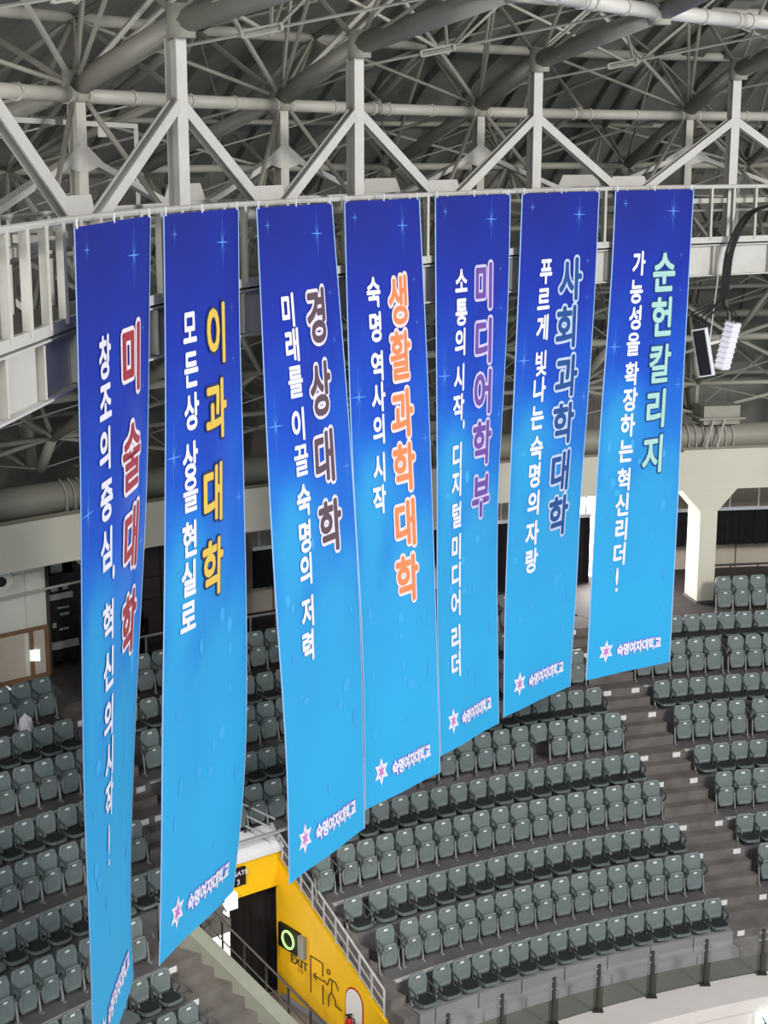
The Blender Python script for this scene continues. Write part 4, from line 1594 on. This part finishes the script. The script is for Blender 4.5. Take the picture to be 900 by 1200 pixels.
def cell(i, u, v, wd, ht, off, slope=0.0):
    """em box centred at (u,v); wd, ht in metres per em"""
    def fn(x, y, e=0.0):
        du = (x - 0.46) * wd / 2.2
        dv = -(y - 0.375) * ht / LB
        return bpoint(i, u + du, v + dv, off + e)
    return fn


def star_mesh(i, u, v, rw, rh, off, n=8, thin=0.10, even=False):
    mb = MB()
    c = bpoint(i, u, v, off)
    pts = []
    for k in range(2 * n):
        t = pi * k / n + 0.02
        rr = (1.0 if (k % 4 == 0 or even) else 0.55) if k % 2 == 0 else thin
        pts.append(bpoint(i, u + rr * rw * sin(t) / 2.2, v - rr * rh * cos(t) / LB, off))
    vs = [c] + pts
    return mb.add(vs, [(0, k + 1, (k + 1) % (2 * n) + 1) for k in range(2 * n)])


def ell(i, u, v, rw, rh, off, n=14):
    vs = [bpoint(i, u + rw * sin(2 * pi * k / n) / 2.2, v - rh * cos(2 * pi * k / n) / LB, off) for k in range(n)]
    return MB().add(vs, [tuple(range(n))])


blob_m = []
for nm, c in (('print_bokeh_mid', (46, 124, 226)), ('print_bokeh_pale', (54, 160, 222))):
    M[nm] = mat(nm, c, 0.6, var=0)
for i in range(7):
    title, tpos, tcol, ocol, cw_, ow_, slog = SPEC[i]
    root = empty('hanging_banner', (BN[i][0][0] + BN[i][1][0]) / 2 - Vector((0, 0, LB)))
    lab = {0: 'leftmost blue banner, white-edged crimson title', 1: 'second blue banner from the left, yellow dark-edged title', 2: 'third blue banner from the left, dark brown title edged white',
           3: 'middle blue banner of the seven, orange title edged white', 4: 'fifth blue banner from the left, purple title edged lilac', 5: 'sixth blue banner from the left, navy title edged pale blue',
           6: 'rightmost blue banner, mint green title, beside the loudspeakers'}[i]
    tag(root, lab, 'banner', 'seven blue banners hanging from the catwalk')

    def bn(mb, nm, m, **kw):
        return adopt(mb.build(nm, m, **kw), root)
    NU, NV = 8, 60
    vs, fs, uvs = [], [], []
    for j in range(NV + 1):
        for k in range(NU + 1):
            vs.append(bpoint(i, k / NU, j / NV))
            uvs.append((k / NU, j / NV))
    for j in range(NV):
        for k in range(NU):
            q = j * (NU + 1) + k
            fs.append((q, q + NU + 1, q + NU + 2, q + 1))
    o = bn(MB().add(vs, fs), 'cloth', 'banner', smooth=True)
    ul = o.data.uv_layers.new(name='UVMap')
    for lp_ in o.data.loops:
        ul.data[lp_.index].uv = uvs[lp_.vertex_index]
    for u0, u1 in ((0, 0.012), (0.988, 1.0)):
        hem = MB()
        for j in range(NV):
            hem.add([bpoint(i, u, v, 0.004) for u, v in ((u0, j / NV), (u1, j / NV), (u1, (j + 1) / NV), (u0, (j + 1) / NV))], [(0, 3, 2, 1)])
        bn(hem, 'hem', 'hem')
    # ties to the rail
    for u in (0.03, 0.5, 0.97):
        p_ = bpoint(i, u, 0)
        bn(MB().bar(p_ - Vector((0, 0, 0.02)), p_ + Vector((0, 0, 0.09)), 0.02), 'tie', 'white')
    # print: sparkles
    for nm, (u, v, rw, rh, m) in enumerate(((0.74, 0.042, 0.20, 0.42, 'spark'), (0.13, 0.025, 0.10, 0.18, 'spark'), (0.10, 0.305, 0.20, 0.50, 'spark'), (0.92, 0.395, 0.13, 0.32, 'spark'),
                                            (0.88, 0.20, 0.06, 0.12, 'spark'), (0.87, 0.13, 0.06, 0.12, 'spark'), (0.14, 0.655, 0.09, 0.16, 'spark'), (0.86, 0.80, 0.12, 0.28, 'spark'))):
        bn(star_mesh(i, u, v, rw, rh, 0.006, thin=0.07), 'sparkle_print', m)
    random.seed(40 + i)
    bk = MB()
    for _ in range(12):
        q = ell(i, random.uniform(0.1, 0.9), random.uniform(0.48, 0.9), random.uniform(0.03, 0.09), random.uniform(0.05, 0.13), 0.004)
        bk.add(q.v, q.f)
    bn(bk, 'bokeh_print', 'print_bokeh_pale')['kind'] = 'stuff'
    # title
    mf = mat('print_title_fill', tuple(c * 0.93 for c in tcol), 0.6, var=0)
    mo = mat('print_title_outline', tuple(c * 0.93 for c in ocol), 0.6, var=0)
    T_o, T_f = MB(), MB()
    W, H = 0.70, 0.84
    us = [v_of(i, x, y) for x, y in tpos]
    for ch, (u, v) in zip(title, us):
        stamp_text(T_o, ch, 0.088 if ow_ != 'dark' else 0.068, cell(i, u, v, W, H, 0.008), 12)
        stamp_text(T_f, ch, 0.022 if ch in '활칼술생' else 0.029, cell(i, u, v, W, H, 0.018))
    bn(T_o, 'title_outline', mo)
    bn(T_f, 'title_lettering', mf)
    S_o, S_f = MB(), MB()
    for ch, x, y in slog:
        u, v = v_of(i, x, y)
        if ch == '、':
            S_f.add(*(lambda q: (q.v, q.f))(ell(i, u, v, 0.035, 0.09, 0.016, 8)))
            continue
        if ch == '!':
            S_f.add(*(lambda q: (q.v, q.f))(ell(i, u, v - 0.008, 0.035, 0.20, 0.016, 10)))
            S_f.add(*(lambda q: (q.v, q.f))(ell(i, u, v + 0.021, 0.035, 0.045, 0.016, 8)))
            continue
        stamp_text(S_f, ch, 0.028 if ch in '를을틀끌털빛확혁' else 0.036, cell(i, u, v, 0.40, 0.50, 0.014))
    bn(S_f, 'slogan_lettering', 'slogan')
    # emblem and name at the foot
    bn(star_mesh(i, 0.215, 0.945, 0.20, 0.25, 0.008, n=6, thin=0.52, even=True), 'emblem', 'slogan')
    bn(star_mesh(i, 0.215, 0.945, 0.11, 0.15, 0.012, n=6, thin=0.35, even=True), 'emblem_core', 'emblemred')
    N_o, N_f = MB(), MB()
    for k, ch in enumerate('숙명여자대학교'):
        u = 0.385 + k * 0.0745
        place_text(N_o, ch, 0.10, cell(i, u, 0.949, 0.185, 0.27, 0.008))
        place_text(N_f, ch, 0.045, cell(i, u, 0.949, 0.185, 0.27, 0.014))
    bn(N_o, 'name_outline', mat('print_name_outline', (120, 110, 210), 0.6, var=0))
    bn(N_f, 'name_lettering', 'slogan')

bpy.data.objects.remove(TXO)
bpy.data.curves.remove(TXT)
